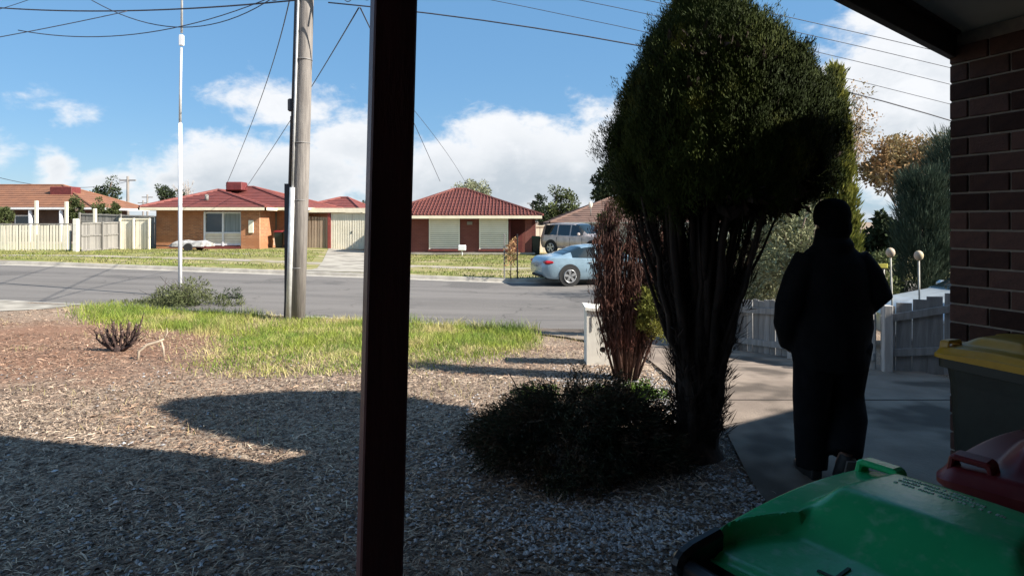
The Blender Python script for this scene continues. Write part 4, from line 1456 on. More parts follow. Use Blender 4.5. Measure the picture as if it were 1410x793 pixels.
# ------------------------------------------------------------------ plants
M_BARK = mat('grey_brown_bark', (0.16, 0.12, 0.095), (0.10, 0.075, 0.06), 8, 0.95, 0.4, stretch=(1, 1, .2))
M_BARKP = mat('pale_bark', (0.42, 0.36, 0.30), (0.30, 0.25, 0.21), 5, 0.9, 0.2)
M_LEAFD = mat('dark_green_leaf', spec=0.12, c=(0.045, 0.062, 0.028), c2=(0.03, 0.042, 0.02), scale=2, rough=0.7, island=0.45, trans=0.12)
M_LEAFM = mat('olive_leaf', spec=0.12, c=(0.10, 0.12, 0.045), c2=(0.07, 0.085, 0.035), scale=1.2, rough=0.7, island=0.45, trans=0.15)
M_LEAFS = mat('silvery_leaf', spec=0.12, c=(0.31, 0.31, 0.19), c2=(0.19, 0.205, 0.11), scale=2.5, rough=0.7, island=0.5, trans=0.15)
M_LEAFY = mat('golden_cypress_leaf', spec=0.12, c=(0.24, 0.23, 0.05), c2=(0.13, 0.15, 0.035), scale=3, rough=0.7, island=0.4, trans=0.15)
M_LEAFO = mat('orange_brown_leaf', spec=0.12, c=(0.34, 0.19, 0.09), c2=(0.26, 0.21, 0.10), scale=1.2, rough=0.7, island=0.4, trans=0.2)
M_LEAFB = mat('blue_green_needle', spec=0.12, c=(0.075, 0.10, 0.065), c2=(0.04, 0.06, 0.04), scale=2, rough=0.7, island=0.45, trans=0.1)
M_CONIF = mat('conifer_spray', spec=0.12, c=(0.042, 0.056, 0.009), c2=(0.022, 0.034, 0.007), scale=2.2, rough=0.75, island=0.4, c3=(0.135, 0.122, 0.017), scale3=2.4, thr3=(0.56, 0.74))  # yellow-green noise patches add sunlit contrast in the colour itself
M_STEM = mat('conifer_stem_bark', spec=0.12, c=(0.058, 0.042, 0.034), c2=(0.028, 0.022, 0.019), scale=7, rough=0.95, bump=0.4, stretch=(3, 3, .3))


def leafy_tree(name, label, base, trunk_h, trunk_r, crown_c, crown_r, nclump, per, L, W, leafm, seed, cr=0.35, bark=None, cat='tree', group=None, hollow=.35, upbias=.2, limbs=6):
    """tapered trunk, limbs reaching clump centres, and leaf clumps through an ellipsoid crown"""
    g = np.random.default_rng(seed)
    t = thing(name, label, cat, base, 0, group)
    cc = np.array(crown_c, float)
    rr = np.array(crown_r, float)
    d = unit(g.normal(size=(nclump, 3)))
    rad = hollow + (1 - hollow) * g.random((nclump, 1)) ** .6
    cen = cc + d * rr * rad * (0.8 + .35 * g.random((nclump, 1)))
    cen[:, 2] = np.maximum(cen[:, 2], 0.15)
    radii = cr * (0.55 + .8 * g.random(nclump)) * rr.mean()
    tb_ = MB()
    top = Vector((cc[0] * .5, cc[1] * .5, trunk_h))
    tb_.tube([(0, 0, -.1), Vector((cc[0] * .2, 0, trunk_h * .5)), top], [trunk_r * 1.2, trunk_r, trunk_r * .8], 9)
    for i in range(limbs):
        q = Vector(cen[i % nclump])
        mid = top.lerp(q, .5) + Vector(g.normal(size=3)) * .08 * float(rr.mean())
        tb_.tube([top - Vector((0, 0, trunk_h * .08 * (i % 3))), mid, q], [trunk_r * .55, trunk_r * .35, trunk_r * .1], 6)
    tb_.build('trunk', bark or M_BARK, t)
    V, Fc = clump_leaves(cen, radii, per, L, W, seed + 5, upbias)
    np_mesh('crown', V, Fc, leafm, t)
    return t


# trees beyond the houses
def far_tree(label, px, py_top, py_bot, wpx, Y, leafm, seed, nclump=26, per=90, group='trees behind the far houses', name='tree', bark=None, L=None, base_z=None):
    a, b = P(px, py_top, Y), P(px, py_bot, Y)
    bz = zed(a.x, min(Y, 60)) if base_z is None else base_z
    h = a.z - b.z
    rx = wpx / F * Y / 2
    cz = (a.z + b.z) / 2 - bz
    return leafy_tree(name, label, (a.x, Y, bz), max(cz - h * .2, .4), .03 * (a.z - bz) + .04, (0, 0, cz), (rx, rx * .8, h / 2), nclump, per, (L or .05) * h + .06, .03 * h + .03, leafm, seed, group=group, bark=bark)


far_tree('dark round tree left of the far power pole behind the grey fence', 144, 248, 290, 40, 60, M_LEAFD, 1)
far_tree('dark tree behind the left end of the red roof', 231, 256, 292, 30, 60, M_LEAFD, 2)
far_tree('grey green tree rising behind the terracotta roof', 652, 248, 285, 52, 62, M_LEAFS, 3, 34, 110)
far_tree('olive tree between terracotta roof and brown roof', 772, 262, 312, 46, 60, M_LEAFM, 4, 34, 110)
far_tree('small dark tree left of the olive tree', 745, 272, 312, 26, 58, M_LEAFD, 5)
far_tree('dark tree rising behind the brown roof next to the conifer', 838, 222, 300, 36, 70, M_LEAFD, 6, 34, 110)
far_tree('small dark tree above the garage next to the verandah post', 506, 276, 300, 16, 60, M_LEAFD, 7)
far_tree('yellow green bush at the far left behind the picket fence', 5, 284, 312, 24, 42, M_LEAFM, 8)
far_tree('yellow green bush in front of the orange roof', 106, 274, 305, 18, 42, M_LEAFM, 9)
far_tree('round green bush over the taller grey fence', 137, 276, 300, 16, 42, M_LEAFM, 10)
far_tree('small green bush right of the round bush over the grey fence', 156, 279, 300, 14, 42, M_LEAFM, 12)
far_tree('leafy green bush behind the bare brown shrub at the brown roof', 832, 290, 345, 20, 30, M_LEAFM, 13)
# a bare winter tree
def bare_tree(label, base, h, spread, seed, m, levels=5, r0=.09, group=None, leaf=None, leafn=0, leafL=.08, name='bare_tree'):
    g = random.Random(seed)
    t = thing(name, label, 'tree', base, 0, group)
    tips = []
    mb = MB()
    def grow(p, d, l, r, lev):
        q = p + d * l
        mb.tube([p, p.lerp(q, .5) + Vector((g.uniform(-1, 1), g.uniform(-1, 1), g.uniform(-.3, .3))) * l * .06, q], [r, r * .85, r * .68], 5 if lev > 1 else 7)
        if lev >= levels:
            tips.append(q)
            return
        if lev >= levels - 2:
            tips.append(q)
        for _ in range(3 if lev > 0 else 4):
            nd = (d + Vector((g.uniform(-1, 1), g.uniform(-1, 1), g.uniform(-.25, .55))) * spread).normalized()
            grow(q, nd, l * g.uniform(.62, .85), r * .6, lev + 1)
    grow(Vector((0, 0, -.1)), Vector((g.uniform(-.1, .1), 0, 1)).normalized(), h * .3, r0, 0)
    mb.build('trunk', m, t)
    if leaf is not None:
        tp = np.array([tuple(x) for x in tips])
        V, Fc = clump_leaves(tp, np.full(len(tp), .22 * h / 4), leafn, leafL, leafL * .5, seed, 0.0)
        np_mesh('crown', V, Fc, leaf, t)
    return t


a = P(266, 300, 66)
bare_tree('bare pinkish winter tree behind the red roof', (a.x, 66, 0), 5.6, .38, 21, M_BARKP, 5, .12)

# right side, beyond the fence
def on_ground(px, Y):
    x = (px - CX) / F * Y
    return (x, Y, zed(x, Y))


leafy_tree('silvery_shrub', 'tall silvery grey shrub behind the paling fence left of the figure', on_ground(1098, 10.6), .9, .05, (0, 0, 1.6), (.85, .6, 1.15), 60, 130, .085, .03, M_LEAFS, 31, cr=.26, cat='shrub', hollow=.15, limbs=16)
leafy_tree('silvery_shrub', 'lower silvery shrub hugging the fence beside the conifer stems', on_ground(1048, 11.4), .6, .04, (0, 0, .95), (.55, .5, .75), 34, 120, .08, .028, M_LEAFS, 32, cr=.3, cat='shrub', hollow=.15, limbs=9)
leafy_tree('green_shrub', 'bright green bush right of the dark figure behind the fence', on_ground(1200, 11.8), .7, .04, (0, 0, .9), (.45, .4, .8), 26, 110, .08, .03, M_LEAFM, 33, cr=.32, cat='shrub', hollow=.2, limbs=7)


def spire(name, label, base, h, r, leafm, seed, nplume=420, per=26, L=.11, W=.02, taper=1.0, z0=.1, lean=(0, 0)):
    """upright columnar conifer: plumes of short upright sprays over a tapering column"""
    g = np.random.default_rng(seed)
    t = thing(name, label, 'tree', base)
    z = z0 + (h - z0) * g.random(nplume) ** .85
    k = (1 - (z / h) ** 2.2 * taper)
    a = g.random(nplume) * 2 * np.pi
    rad = r * np.clip(k, .04, 1) * (.45 + .6 * g.random(nplume) ** .5)
    c = np.stack([rad * np.cos(a) + lean[0] * z, rad * np.sin(a) + lean[1] * z, z], 1)
    n = nplume * per
    cc = np.repeat(c, per, 0)
    aa = np.repeat(a, per)
    s = g.random(n)
    ax = unit(np.stack([.35 * np.cos(aa) + g.normal(size=n) * .3, .35 * np.sin(aa) + g.normal(size=n) * .3, np.ones(n)], 1))
    p = cc + ax * (s * .3 * r * 2)[:, None] + g.normal(size=(n, 3)) * .035 * r * 4
    V, Fc = leaf_quads(p, ax, L * (.6 + .8 * g.random(n)), W * (.7 + .6 * g.random(n)), seed)
    np_mesh('crown', V, Fc, leafm, t)
    MB().tube([(0, 0, -.1), (lean[0] * h * .5, 0, h * .5), (lean[0] * h * .95, 0, h * .95)], [.07, .05, .01], 7).build('trunk', M_BARK, t)
    return t


spire('cypress_tree', 'slender golden green cypress rising behind the dark figure', on_ground(1170, 9.8), 4.30, .20, M_LEAFY, 41, 640, 30, .11, .022, .98, .2, (-.055, 0))
spire('sheoak_tree', 'dark blue green needle tree beside the brick wall', on_ground(1268, 12.6), 3.05, .42, M_LEAFB, 42, 420, 46, .20, .012, .45)
spire('sheoak_tree', 'dark needle tree partly hidden behind the brick wall', on_ground(1322, 12.9), 3.75, .62, M_LEAFB, 43, 460, 50, .22, .012, .5)
bare_tree('bare branched tree with orange brown leaves against the bright cloud', on_ground(1192, 16.5), 5.7, .42, 51, M_BARKP, 5, .075, leaf=M_LEAFO, leafn=9, leafL=.08, name='autumn_tree')
bare_tree('orange brown leaved tree above the dark needle tree', on_ground(1240, 17.5), 4.4, .55, 54, M_BARKP, 5, .085, leaf=M_LEAFO, leafn=26, leafL=.11, name='autumn_tree')
far_tree('dark green bush low between cypress and needle tree', 1215, 292, 380, 44, 15, M_LEAFD, 55, 26, 110, 'bushes behind the fence')
far_tree('dark bush closing the gap right of the needle trees', 1290, 280, 380, 90, 17, M_LEAFD, 56, 40, 120, 'bushes behind the fence')
far_tree('grey green bush seen between the conifer stems', 1010, 330, 400, 110, 17, M_LEAFS, 57, 40, 120, 'bushes behind the fence')
far_tree('olive bush on the far verge between brown shrub and conifer', 925, 318, 392, 80, 24, M_LEAFM, 58, 40, 120, 'bushes behind the fence')
far_tree('wide dark tree mass behind the silvery shrubs', 1080, 240, 380, 130, 22, M_LEAFM, 59, 46, 150, 'bushes behind the fence')

# garden stakes with balls, seen over the fence
M_BALL = mat('pale_ball', (0.42, 0.33, 0.27), (0.5, 0.42, 0.25), 9, .7)
M_STAKE = mat('pale_stake', (0.5, 0.48, 0.42), None, 9, .7)
for lab, px, py, Y, x2 in (('garden stake with pinkish ball next to the dark figure', 1226, 348, 7.6, 1231), ('garden stake with yellowish ball before the dark needle tree', 1265, 352, 7.5, 1267)):
    a, b = P(px, py, Y), P(x2, 400, Y)
    z0 = zed(b.x, Y)
    t = thing('garden_stake', lab, 'garden stake', (b.x, Y, z0), 0, 'garden stakes over the fence')
    MB().tube([(0, 0, 0), (a.x - b.x, 0, a.z - z0)], .011, 6).build('stake', M_STAKE, t)
    MB().sphere((a.x - b.x, 0, a.z - z0), .052, 12, (1, 1, 1.2)).build('ball', M_BALL, t)
t = thing('garden_ornament', 'yellow topped garden ornament on a stick close to the dark figure', 'garden stake', (P(1217, 400, 7.6).x, 7.6, zed(4.6, 7.6)))
MB().tube([(0, 0, 0), (0, 0, 1.22)], .012, 6).build('stake', M_STAKE, t)
MB().loft([rrect(.07, .03, .02, z, -.03, 0, 3) for z in (1.20, 1.25)]).build('top', mat('yellow_plastic', (0.42, 0.38, 0.05)), t)

# ---- the big conifer
CB = hit(957, 628)
con = thing('conifer_tree', 'big dark conifer with many bare stems and rounded crown in the yard', 'tree', (CB.x, CB.y, CB.z))
S = CB.y / F                # metres per picture pixel at the tree
def cz(py): return CZ - (py - YH) * S - CB.z
def cx(px): return (px - CX) * S - CB.x
prof_y = [10, 22, 42, 70, 105, 150, 200, 245, 280]
prof_l = [948, 925, 903, 884, 860, 839, 823, 824, 838]
prof_r = [985, 1010, 1045, 1085, 1122, 1150, 1158, 1154, 1135]
zz = np.array([cz(y) for y in prof_y])[::-1]
ll = np.array([cx(x) for x in prof_l])[::-1]
rr_ = np.array([cx(x) for x in prof_r])[::-1]
g = np.random.default_rng(77)
NC = 500                                  # tufts of upright sprays over the crown's skin
tz = zz[0] + (zz[-1] - zz[0]) * ((np.arange(NC) + g.random(NC)) / NC) ** .88
ta = np.arange(NC) * 2.39996 + g.normal(size=NC) * .25
le, ri = np.interp(tz, zz, ll), np.interp(tz, zz, rr_)
mid, hw_ = (le + ri) / 2, (ri - le) / 2 * .92
trd = .84 + .12 * g.random(NC)
tc_ = np.stack([mid + hw_ * trd * np.cos(ta), .96 * hw_ * trd * np.sin(ta), tz], 1)
lobes = [(1075, 178, .17), (1105, 180, .18), (1118, 205, .17), (1098, 225, .12), (1128, 165, .14), (862, 250, .13), (878, 268, .12), (905, 283, .11), (940, 290, .12), (985, 283, .12), (1020, 262, .12), (1048, 240, .11), (852, 215, .11), (850, 190, .10)]
tl = []
for lx, ly, lr in lobes:
    for _ in range(5):
        q = g.normal(size=3) * lr * .45
        tl.append((cx(lx) + q[0], q[1] * 1.6 - .05, cz(ly) + q[2]))
tc_ = np.concatenate([tc_, np.array(tl)])
ok = ~((tc_[:, 2] < cz(222)) & (tc_[:, 0] > cx(1052)) & (tc_[:, 0] < cx(1082)))
tc_ = tc_[ok]
tout = np.arctan2(tc_[:, 1] / .96, tc_[:, 0] - cx(985))
NPL = 9
m_n = len(tc_) * NPL
pc = np.repeat(tc_, NPL, 0) + g.normal(size=(m_n, 3)) * np.array([.042, .042, .05])
a_ = np.repeat(tout, NPL) + g.normal(size=m_n) * .3
plume_dir = unit(np.stack([.42 * np.cos(a_) + g.normal(size=m_n) * .13, .42 * np.sin(a_) + g.normal(size=m_n) * .13, np.ones(m_n)], 1))
PER = 74
n = m_n * PER
pd_ = np.repeat(plume_dir, PER, 0)
s_ = g.random(n)
plen = np.repeat(.07 + .085 * g.random(m_n), PER)
w_ = np.sin(np.pi * (.15 + .8 * s_)) * .021 + .003
pts = np.repeat(pc, PER, 0) + pd_ * (s_ * plen - .06)[:, None] + g.normal(size=(n, 3)) * w_[:, None]
ax = unit(pd_ + g.normal(size=(n, 3)) * .26)
V, Fc = leaf_quads(pts, ax, .016 + .018 * g.random(n), .0034 + .004 * g.random(n), 78, 0, np.repeat(unit(np.stack([np.cos(a_), np.sin(a_), np.full(m_n, .30)], 1)), PER, 0))
# a closed felt of small sprays under the tufts
NF = 6400
fz = zz[0] + (zz[-1] - zz[0]) * g.random(NF) ** .9
fa = g.random(NF) * 2 * np.pi
le, ri = np.interp(fz, zz, ll), np.interp(fz, zz, rr_)
fr2 = .80 + .12 * g.random(NF)
fc = np.stack([(le + ri) / 2 + (ri - le) / 2 * .93 * fr2 * np.cos(fa), 0.92 * (ri - le) / 2 * fr2 * np.sin(fa), fz], 1)
fok = ~((fc[:, 2] < cz(222)) & (fc[:, 0] > cx(1052)) & (fc[:, 0] < cx(1082)))
fc, fa = fc[fok], fa[fok]
fd = unit(np.stack([.5 * np.cos(fa), .5 * np.sin(fa), np.ones(len(fa))], 1))
nf = len(fc) * 34
fdir = np.repeat(fd, 34, 0)
fp = np.repeat(fc, 34, 0) + fdir * (g.random(nf) * .07 - .03)[:, None] + g.normal(size=(nf, 3)) * .018
V2, F2 = leaf_quads(fp, unit(fdir + g.normal(size=(nf, 3)) * .35), .018 + .02 * g.random(nf), .004 + .004 * g.random(nf), 88, 0, np.repeat(unit(np.stack([np.cos(fa), np.sin(fa), np.full(len(fa), .3)], 1)), 34, 0))
np_mesh('crown', np.concatenate([V, V2]), np.concatenate([Fc, F2 + len(V)]), M_CONIF, con)
# dense broad-leaved core added to block sunlight passing through the crown
NI = 520
pz2 = zz[0] + .06 + (zz[-1] - zz[0] - .5) * g.random(NI)
le, ri = np.interp(pz2, zz, ll), np.interp(pz2, zz, rr_)
aa2 = g.random(NI) * 2 * np.pi
r2 = g.random(NI) ** .5 * .70
cin = np.stack([(le + ri) / 2 + (ri - le) / 2 * .90 * r2 * np.cos(aa2), .90 * (ri - le) / 2 * r2 * np.sin(aa2), pz2], 1)
V, Fc = clump_leaves(cin, np.full(NI, .15), 90, .11, .05, 79, .6)
np_mesh('inner_light_block', V, Fc, M_STEM, con)
# stems
for i in range(56):
    tx = rnd.uniform(870, 1070) if i % 3 else rnd.gauss(960, 60)
    tx = min(max(tx, 862), 1072)
    u = (tx - 962) / 110
    bx = cx(962 + 15 * u + rnd.uniform(-6, 6))
    by = rnd.uniform(-.10, .10)
    ty = by * 2.4 + rnd.uniform(-.3, .3)
    top = rnd.uniform(170, 250)
    if abs(u) > .8:
        top = rnd.uniform(225, 275)
    p0 = Vector((bx, by, -.05))
    p1 = Vector((cx(961 + 28 * u + rnd.uniform(-6, 6)), by * 1.3, cz(500)))
    p2 = Vector((cx(960 + 64 * u + rnd.uniform(-8, 8)), (by + ty) / 2, cz(390)))
    p3 = Vector((cx(tx), ty, cz(top)))
    r_ = rnd.uniform(.009, .026) * (1.3 if abs(u) < .6 else .9)
    way, rad_ = [p0], [r_ * 1.5]
    for (qa, qb, k0, k1) in ((p0, p1, 1.5, 1.25), (p1, p2, 1.25, 1.0), (p2, p3, 1.0, .45)):
        for f_ in (.33, .66, 1.0):
            way.append(qa.lerp(qb, f_) + Vector((rnd.gauss(0, .010), rnd.gauss(0, .012), 0)))
            rad_.append(r_ * (k0 + (k1 - k0) * f_) * rnd.uniform(.82, 1.2))
    MB().tube(way, rad_, 6).build('stem', M_STEM, con)
MB().tube([(0, 0, -.06), (0, 0, .02), (0, .01, .09), (0, .02, .2)], [.215, .19, .155, .12], 18).build('root_flare', M_STEM, con)
MB().tube([(0, 0, -.08), (.0, .02, .25), (0.01, .02, .7), (0.0, .02, 1.2)], [.145, .115, .09, .06], 16).build('trunk', M_STEM, con)
# dead hanging side shoots on the stems
tw = []
nt_ = 1500
ty_ = g.uniform(280, 600, nt_)
ww = np.interp(ty_, [280, 400, 500, 600], [94, 56, 33, 26])
tx_ = 962 + ww * g.uniform(-1.05, 1.05, nt_)
pp = np.stack([(tx_ - CX) * S - CB.x, g.uniform(-.16, .16, nt_), CZ - (ty_ - YH) * S - CB.z], 1)
V, Fc = clump_leaves(pp, np.full(nt_, .03), 10, .11, .006, 81, 1.6)
np_mesh('dead_shoots', V, Fc, M_STEM, con)

# ---- bare brown shrub by the letterbox
SB = hit(862, 522)
shb = thing('bare_shrub', 'bare reddish brown shrub of upright twigs next to the block letterbox', 'shrub', (SB.x, SB.y, SB.z))
M_TWIG = mat('red_brown_twig', spec=0.12, c=(0.105, 0.058, 0.045), c2=(0.06, 0.036, 0.031), scale=6, rough=0.9, bump=0.2, island=.35)
M_TWIGR = mat('rusty_dead_frond', spec=0.12, c=(0.14, 0.06, 0.045), c2=(0.06, 0.036, 0.03), scale=3, rough=0.9, island=.4)
S2 = SB.y / F
def sx2(px): return (px - CX) * S2 - SB.x
def sz2(py): return CZ - (py - YH) * S2 - SB.z
tips2 = []
for i in range(70):
    u = rnd.uniform(-1, 1)
    p0 = Vector((u * .085 + rnd.uniform(-.02, .02), rnd.uniform(-.1, .1), -.03))
    topy = rnd.uniform(275, 345) + 45 * abs(u) ** 2
    p3 = Vector((sx2(867 + 52 * u), rnd.uniform(-.22, .22), sz2(topy)))
    p1 = p0.lerp(p3, .35) + Vector((u * .03, 0, 0))
    p2 = p0.lerp(p3, .7) + Vector((u * .05 + rnd.uniform(-.02, .02), 0, 0))
    r_ = rnd.uniform(.006, .017)
    MB().tube([p0, p1, p2, p3], [r_ * 1.4, r_, r_ * .8, r_ * .3], 6).build('stem', M_TWIG, shb)
    for t_ in np.linspace(.25, 1, 7):
        tips2.append(tuple(p0.lerp(p3, float(t_)) + Vector((u * .05 * math.sin(3.1 * t_), 0, 0))))
tips2 = np.array(tips2)
n2 = len(tips2) * 44
bb = np.repeat(tips2, 44, 0) + g.normal(size=(n2, 3)) * .034
ax = unit(np.stack([g.normal(size=n2) * .28, g.normal(size=n2) * .28, np.ones(n2)], 1))
V, Fc = leaf_quads(bb, ax, .04 + .08 * g.random(n2), .005 + .005 * g.random(n2), 84)
np_mesh('dead_fronds', V, Fc, M_TWIGR, shb)
gp = np.array([[sx2(x) + g.normal() * .03, -.16 + g.normal() * .05, sz2(y)] for x, y in zip(g.uniform(880, 912, 60), g.uniform(398, 462, 60))])
V, Fc = clump_leaves(gp, np.full(60, .045), 55, .05, .008, 85, .8)
np_mesh('green_sprig', V, Fc, M_LEAFY, shb)

# ---- prostrate juniper in the shade
JB = Vector((0.46, 4.42, 0))
jun = thing('juniper_bush', 'dark spreading juniper bush low in the shade at the conifer foot', 'shrub', JB)
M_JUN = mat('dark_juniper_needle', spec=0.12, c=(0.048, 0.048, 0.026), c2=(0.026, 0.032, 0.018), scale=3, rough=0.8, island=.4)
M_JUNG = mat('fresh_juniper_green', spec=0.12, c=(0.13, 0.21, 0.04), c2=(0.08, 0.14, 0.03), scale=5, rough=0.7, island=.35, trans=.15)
NJ = 900
aj = g.random(NJ) * 2 * np.pi
rj = g.random(NJ) ** .55
lobj = 1 + .13 * np.sin(3 * aj + 1) + .1 * np.sin(7 * aj)
xj, yj = .66 * rj * lobj * np.cos(aj), .54 * rj * lobj * np.sin(aj)
zj = .27 * (1 - rj ** 4) * g.random(NJ) ** .5 * (1 + .5 * np.sin(4 * xj + 1) * np.cos(5 * yj)) + .04
cj = np.stack([xj, yj, zj], 1)
PJ = 46
nj = NJ * PJ
bj = np.repeat(cj, PJ, 0)
dj = unit(np.stack([np.cos(aj) * (.4 + rj), np.sin(aj) * (.4 + rj), .35 + .3 * g.normal(size=NJ)], 1))
dd = np.repeat(dj, PJ, 0)
ss_ = g.random(nj)
pj = bj + dd * (ss_ * .2)[:, None] + g.normal(size=(nj, 3)) * .022
V, Fc = leaf_quads(pj, unit(dd + g.normal(size=(nj, 3)) * .45), .03 + .04 * g.random(nj), .005 + .005 * g.random(nj), 86, .1)
kd = np.repeat(g.random(NJ) < .34, PJ)
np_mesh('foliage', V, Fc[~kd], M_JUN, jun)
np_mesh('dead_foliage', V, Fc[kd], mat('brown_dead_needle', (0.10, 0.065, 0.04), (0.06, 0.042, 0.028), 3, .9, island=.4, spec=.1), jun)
# sunlit back edge with dead branches and green tufts
jb = MB()
for i in range(46):
    a = Vector((rnd.uniform(-.4, .5), rnd.uniform(-.1, .58), rnd.uniform(.16, .32)))
    d = Vector((rnd.uniform(-.5, .3), rnd.uniform(-.1, .3), rnd.uniform(-.05, .25)))
    d = d.normalized() * rnd.uniform(.12, .42)
    jb.tube([a, a + d * .5 + Vector((0, 0, rnd.uniform(-.02, .03))), a + d], [.007, .005, .002], 5)
for i in range(10):
    a = Vector((.62 + rnd.uniform(-.06, .06), .2 + rnd.uniform(-.1, .1), .08))
    jb.tube([a, a + Vector((.06, .02, .12)), a + Vector((rnd.uniform(.08, .2), .05, rnd.uniform(.16, .26)))], [.009, .007, .003], 5)
tag(jb.build('dead_branch', mat('bleached_dead_wood', (0.30, 0.23, 0.15), (0.18, 0.13, 0.09), 8, .9), jun), kind='stuff')
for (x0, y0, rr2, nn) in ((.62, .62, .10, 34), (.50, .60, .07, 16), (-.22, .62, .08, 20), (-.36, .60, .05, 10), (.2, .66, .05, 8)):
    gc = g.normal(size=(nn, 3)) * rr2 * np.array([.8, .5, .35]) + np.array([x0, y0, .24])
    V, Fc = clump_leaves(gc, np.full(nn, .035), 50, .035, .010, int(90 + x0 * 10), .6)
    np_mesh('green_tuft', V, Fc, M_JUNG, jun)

# ---- cut stump with stub branches, and a fallen stick
ST = hit(163, 484)
stp = thing('stump', 'dark cut back stump with stubby branches on the dry mulch', 'stump', ST)
M_STUMP = mat('dark_stump_bark', (0.085, 0.048, 0.038), (0.035, 0.022, 0.019), 22, .95, .6)
M_CUT = mat('cut_wood', (0.5, 0.38, 0.3), None, 20, .8)
MB().tube([(0, 0, -.05), (.01, 0, .03), (0, .01, .08)], [.085, .07, .035], 10).build('base', M_STUMP, stp)
for dx, dy, dz, r_ in ((-.27, 0, .33, .022), (-.20, .08, .38, .025), (-.16, -.06, .31, .022), (-.10, .05, .36, .02), (-.06, -.02, .28, .02), (.02, .03, .42, .012), (.07, -.03, .30, .02), (.12, .05, .33, .022), (.18, -.02, .36, .022), (.25, .03, .38, .025), (.30, .0, .34, .02), (.24, -.06, .28, .018), (.33, .04, .40, .012), (-.36, .02, .40, .010)):
    hk = rnd.uniform(.62, 1.12)
    a = Vector((dx * .24, dy * .3, .02))
    b = Vector((dx * rnd.uniform(.8, 1.1), dy, dz * hk))
    m_ = a.lerp(b, .5) + Vector((dx * .12, dy * .1, -.03))
    way = []
    for f_ in np.linspace(0, 1, 7):
        f_ = float(f_)
        q = a.lerp(m_, f_ * 2) if f_ < .5 else m_.lerp(b, f_ * 2 - 1)
        way.append(q + (Vector((rnd.gauss(0, .007), rnd.gauss(0, .007), rnd.gauss(0, .004))) if 0 < f_ < 1 else Vector()))
    sb2 = MB().tube(way, [r_ * .74 * (1.5 - .5 * i_ / 6) * rnd.uniform(.8, 1.25) for i_ in range(7)], 8)
    for _ in range(7):
        q = way[rnd.randint(1, 6)]
        sb2.tube([q, q + Vector((rnd.uniform(-.05, .05), rnd.uniform(-.03, .03), rnd.uniform(.02, .09)))], [.006, .003], 5)
    br_ = sb2.build('branch', M_STUMP, stp)
    if r_ >= .02:
        d = (b - m_).normalized()
        MB().tube([b, b + d * .004], r_ * .6, 8).build('cut_face', M_CUT, br_)
tw = MB()
for _ in range(46):
    q = Vector((rnd.uniform(-.26, .28), rnd.uniform(-.07, .08), rnd.uniform(.08, .28)))
    e = q + Vector((q.x * .35 + rnd.gauss(0, .05), rnd.gauss(0, .04), rnd.uniform(.03, .15)))
    tw.tube([q, q.lerp(e, .5) + Vector((rnd.gauss(0, .012), 0, 0)), e], [.0055, .004, .002], 5)
tag(tw.build('twigs', M_STUMP, stp), kind='stuff')
SK = hit(205, 494)
stk = thing('fallen_stick', 'pale forked stick lying on the mulch right of the stump', 'stick', SK, R(10))
sb_ = MB()
sb_.tube([(-.10, -.06, 0), (-.10, -.03, .10), (-.02, 0, .17), (.1, .03, .20), (.16, .04, .23)], [.014, .016, .018, .016, .01], 7)
sb_.tube([(.13, .035, .2), (.16, .02, .1), (.17, 0, 0)], [.012, .013, .012], 6)
sb_.tube([(.15, .04, .22), (.19, .06, .30), (.18, .07, .36)], [.009, .008, .004], 5)
sb_.build('stick', mat('bleached_stick', (0.42, 0.34, 0.25), (0.3, 0.24, 0.18), 10, .9), stk)

# ---- sapling in its guard, over the road
sp0 = hit(703, 384)
spl = thing('sapling', 'young sapling with rusty leaves between two stakes on the far verge', 'tree', sp0)
for x in (-.22, .24):
    MB().bbox((x, 0, .78), (.05, .05, 1.6), .005).build('stake', M_BLACK if x > 0 else M_GREYT, spl)
MB().tube([(0, 0, -.05), (.02, 0, .7), (-.02, 0, 1.35)], [.02, .017, .008], 6).build('trunk', M_BARK, spl)
V, Fc = clump_leaves(np.array([[g.normal() * .12, g.normal() * .12, z] for z in g.uniform(.5, 1.45, 16)]), np.full(16, .15), 26, .09, .05, 95, .1)
np_mesh('crown', V, Fc, M_LEAFO, spl)

# ---- weedy bush at the white pole
WB = hit(252, 425)
wb_ = thing('weed_bush', 'grey green weedy bush on the verge at the foot of the white pole', 'shrub', WB)
cw = np.array([[g.normal() * .6 - .12, g.normal() * .32, abs(g.normal()) * .17 + .05] for _ in range(130)])
cw[:, 2] *= np.clip(1.3 - (cw[:, 0] / 1.0) ** 2, .25, 1.3)
V, Fc = clump_leaves(cw, np.full(130, .12), 70, .075, .018, 96, .5)
np_mesh('foliage', V, Fc, mat('grey_green_weed', spec=0.12, c=(0.12, 0.13, 0.06), c2=(0.08, 0.095, 0.04), scale=3, rough=.8, island=.4, trans=.15), wb_)
sw = MB()
for i in range(26):
    a = Vector((rnd.gauss(0, .3), rnd.gauss(0, .15), 0))
    sw.tube([a, a + Vector((rnd.gauss(0, .1), 0, .3)), a + Vector((rnd.gauss(0, .25), rnd.gauss(0, .1), rnd.uniform(.45, .75)))], [.008, .006, .003], 5)
sw.build('stem', M_STEM, wb_)
WB2 = hit(318, 416)
w2 = thing('weed_bush', 'small dark weed tuft right of the white pole', 'shrub', WB2)
V, Fc = clump_leaves(g.normal(size=(18, 3)) * np.array([.2, .1, .06]) + np.array([0, 0, .12]), np.full(18, .07), 40, .06, .02, 97, .4)
np_mesh('foliage', V, Fc, M_LEAFD, w2)

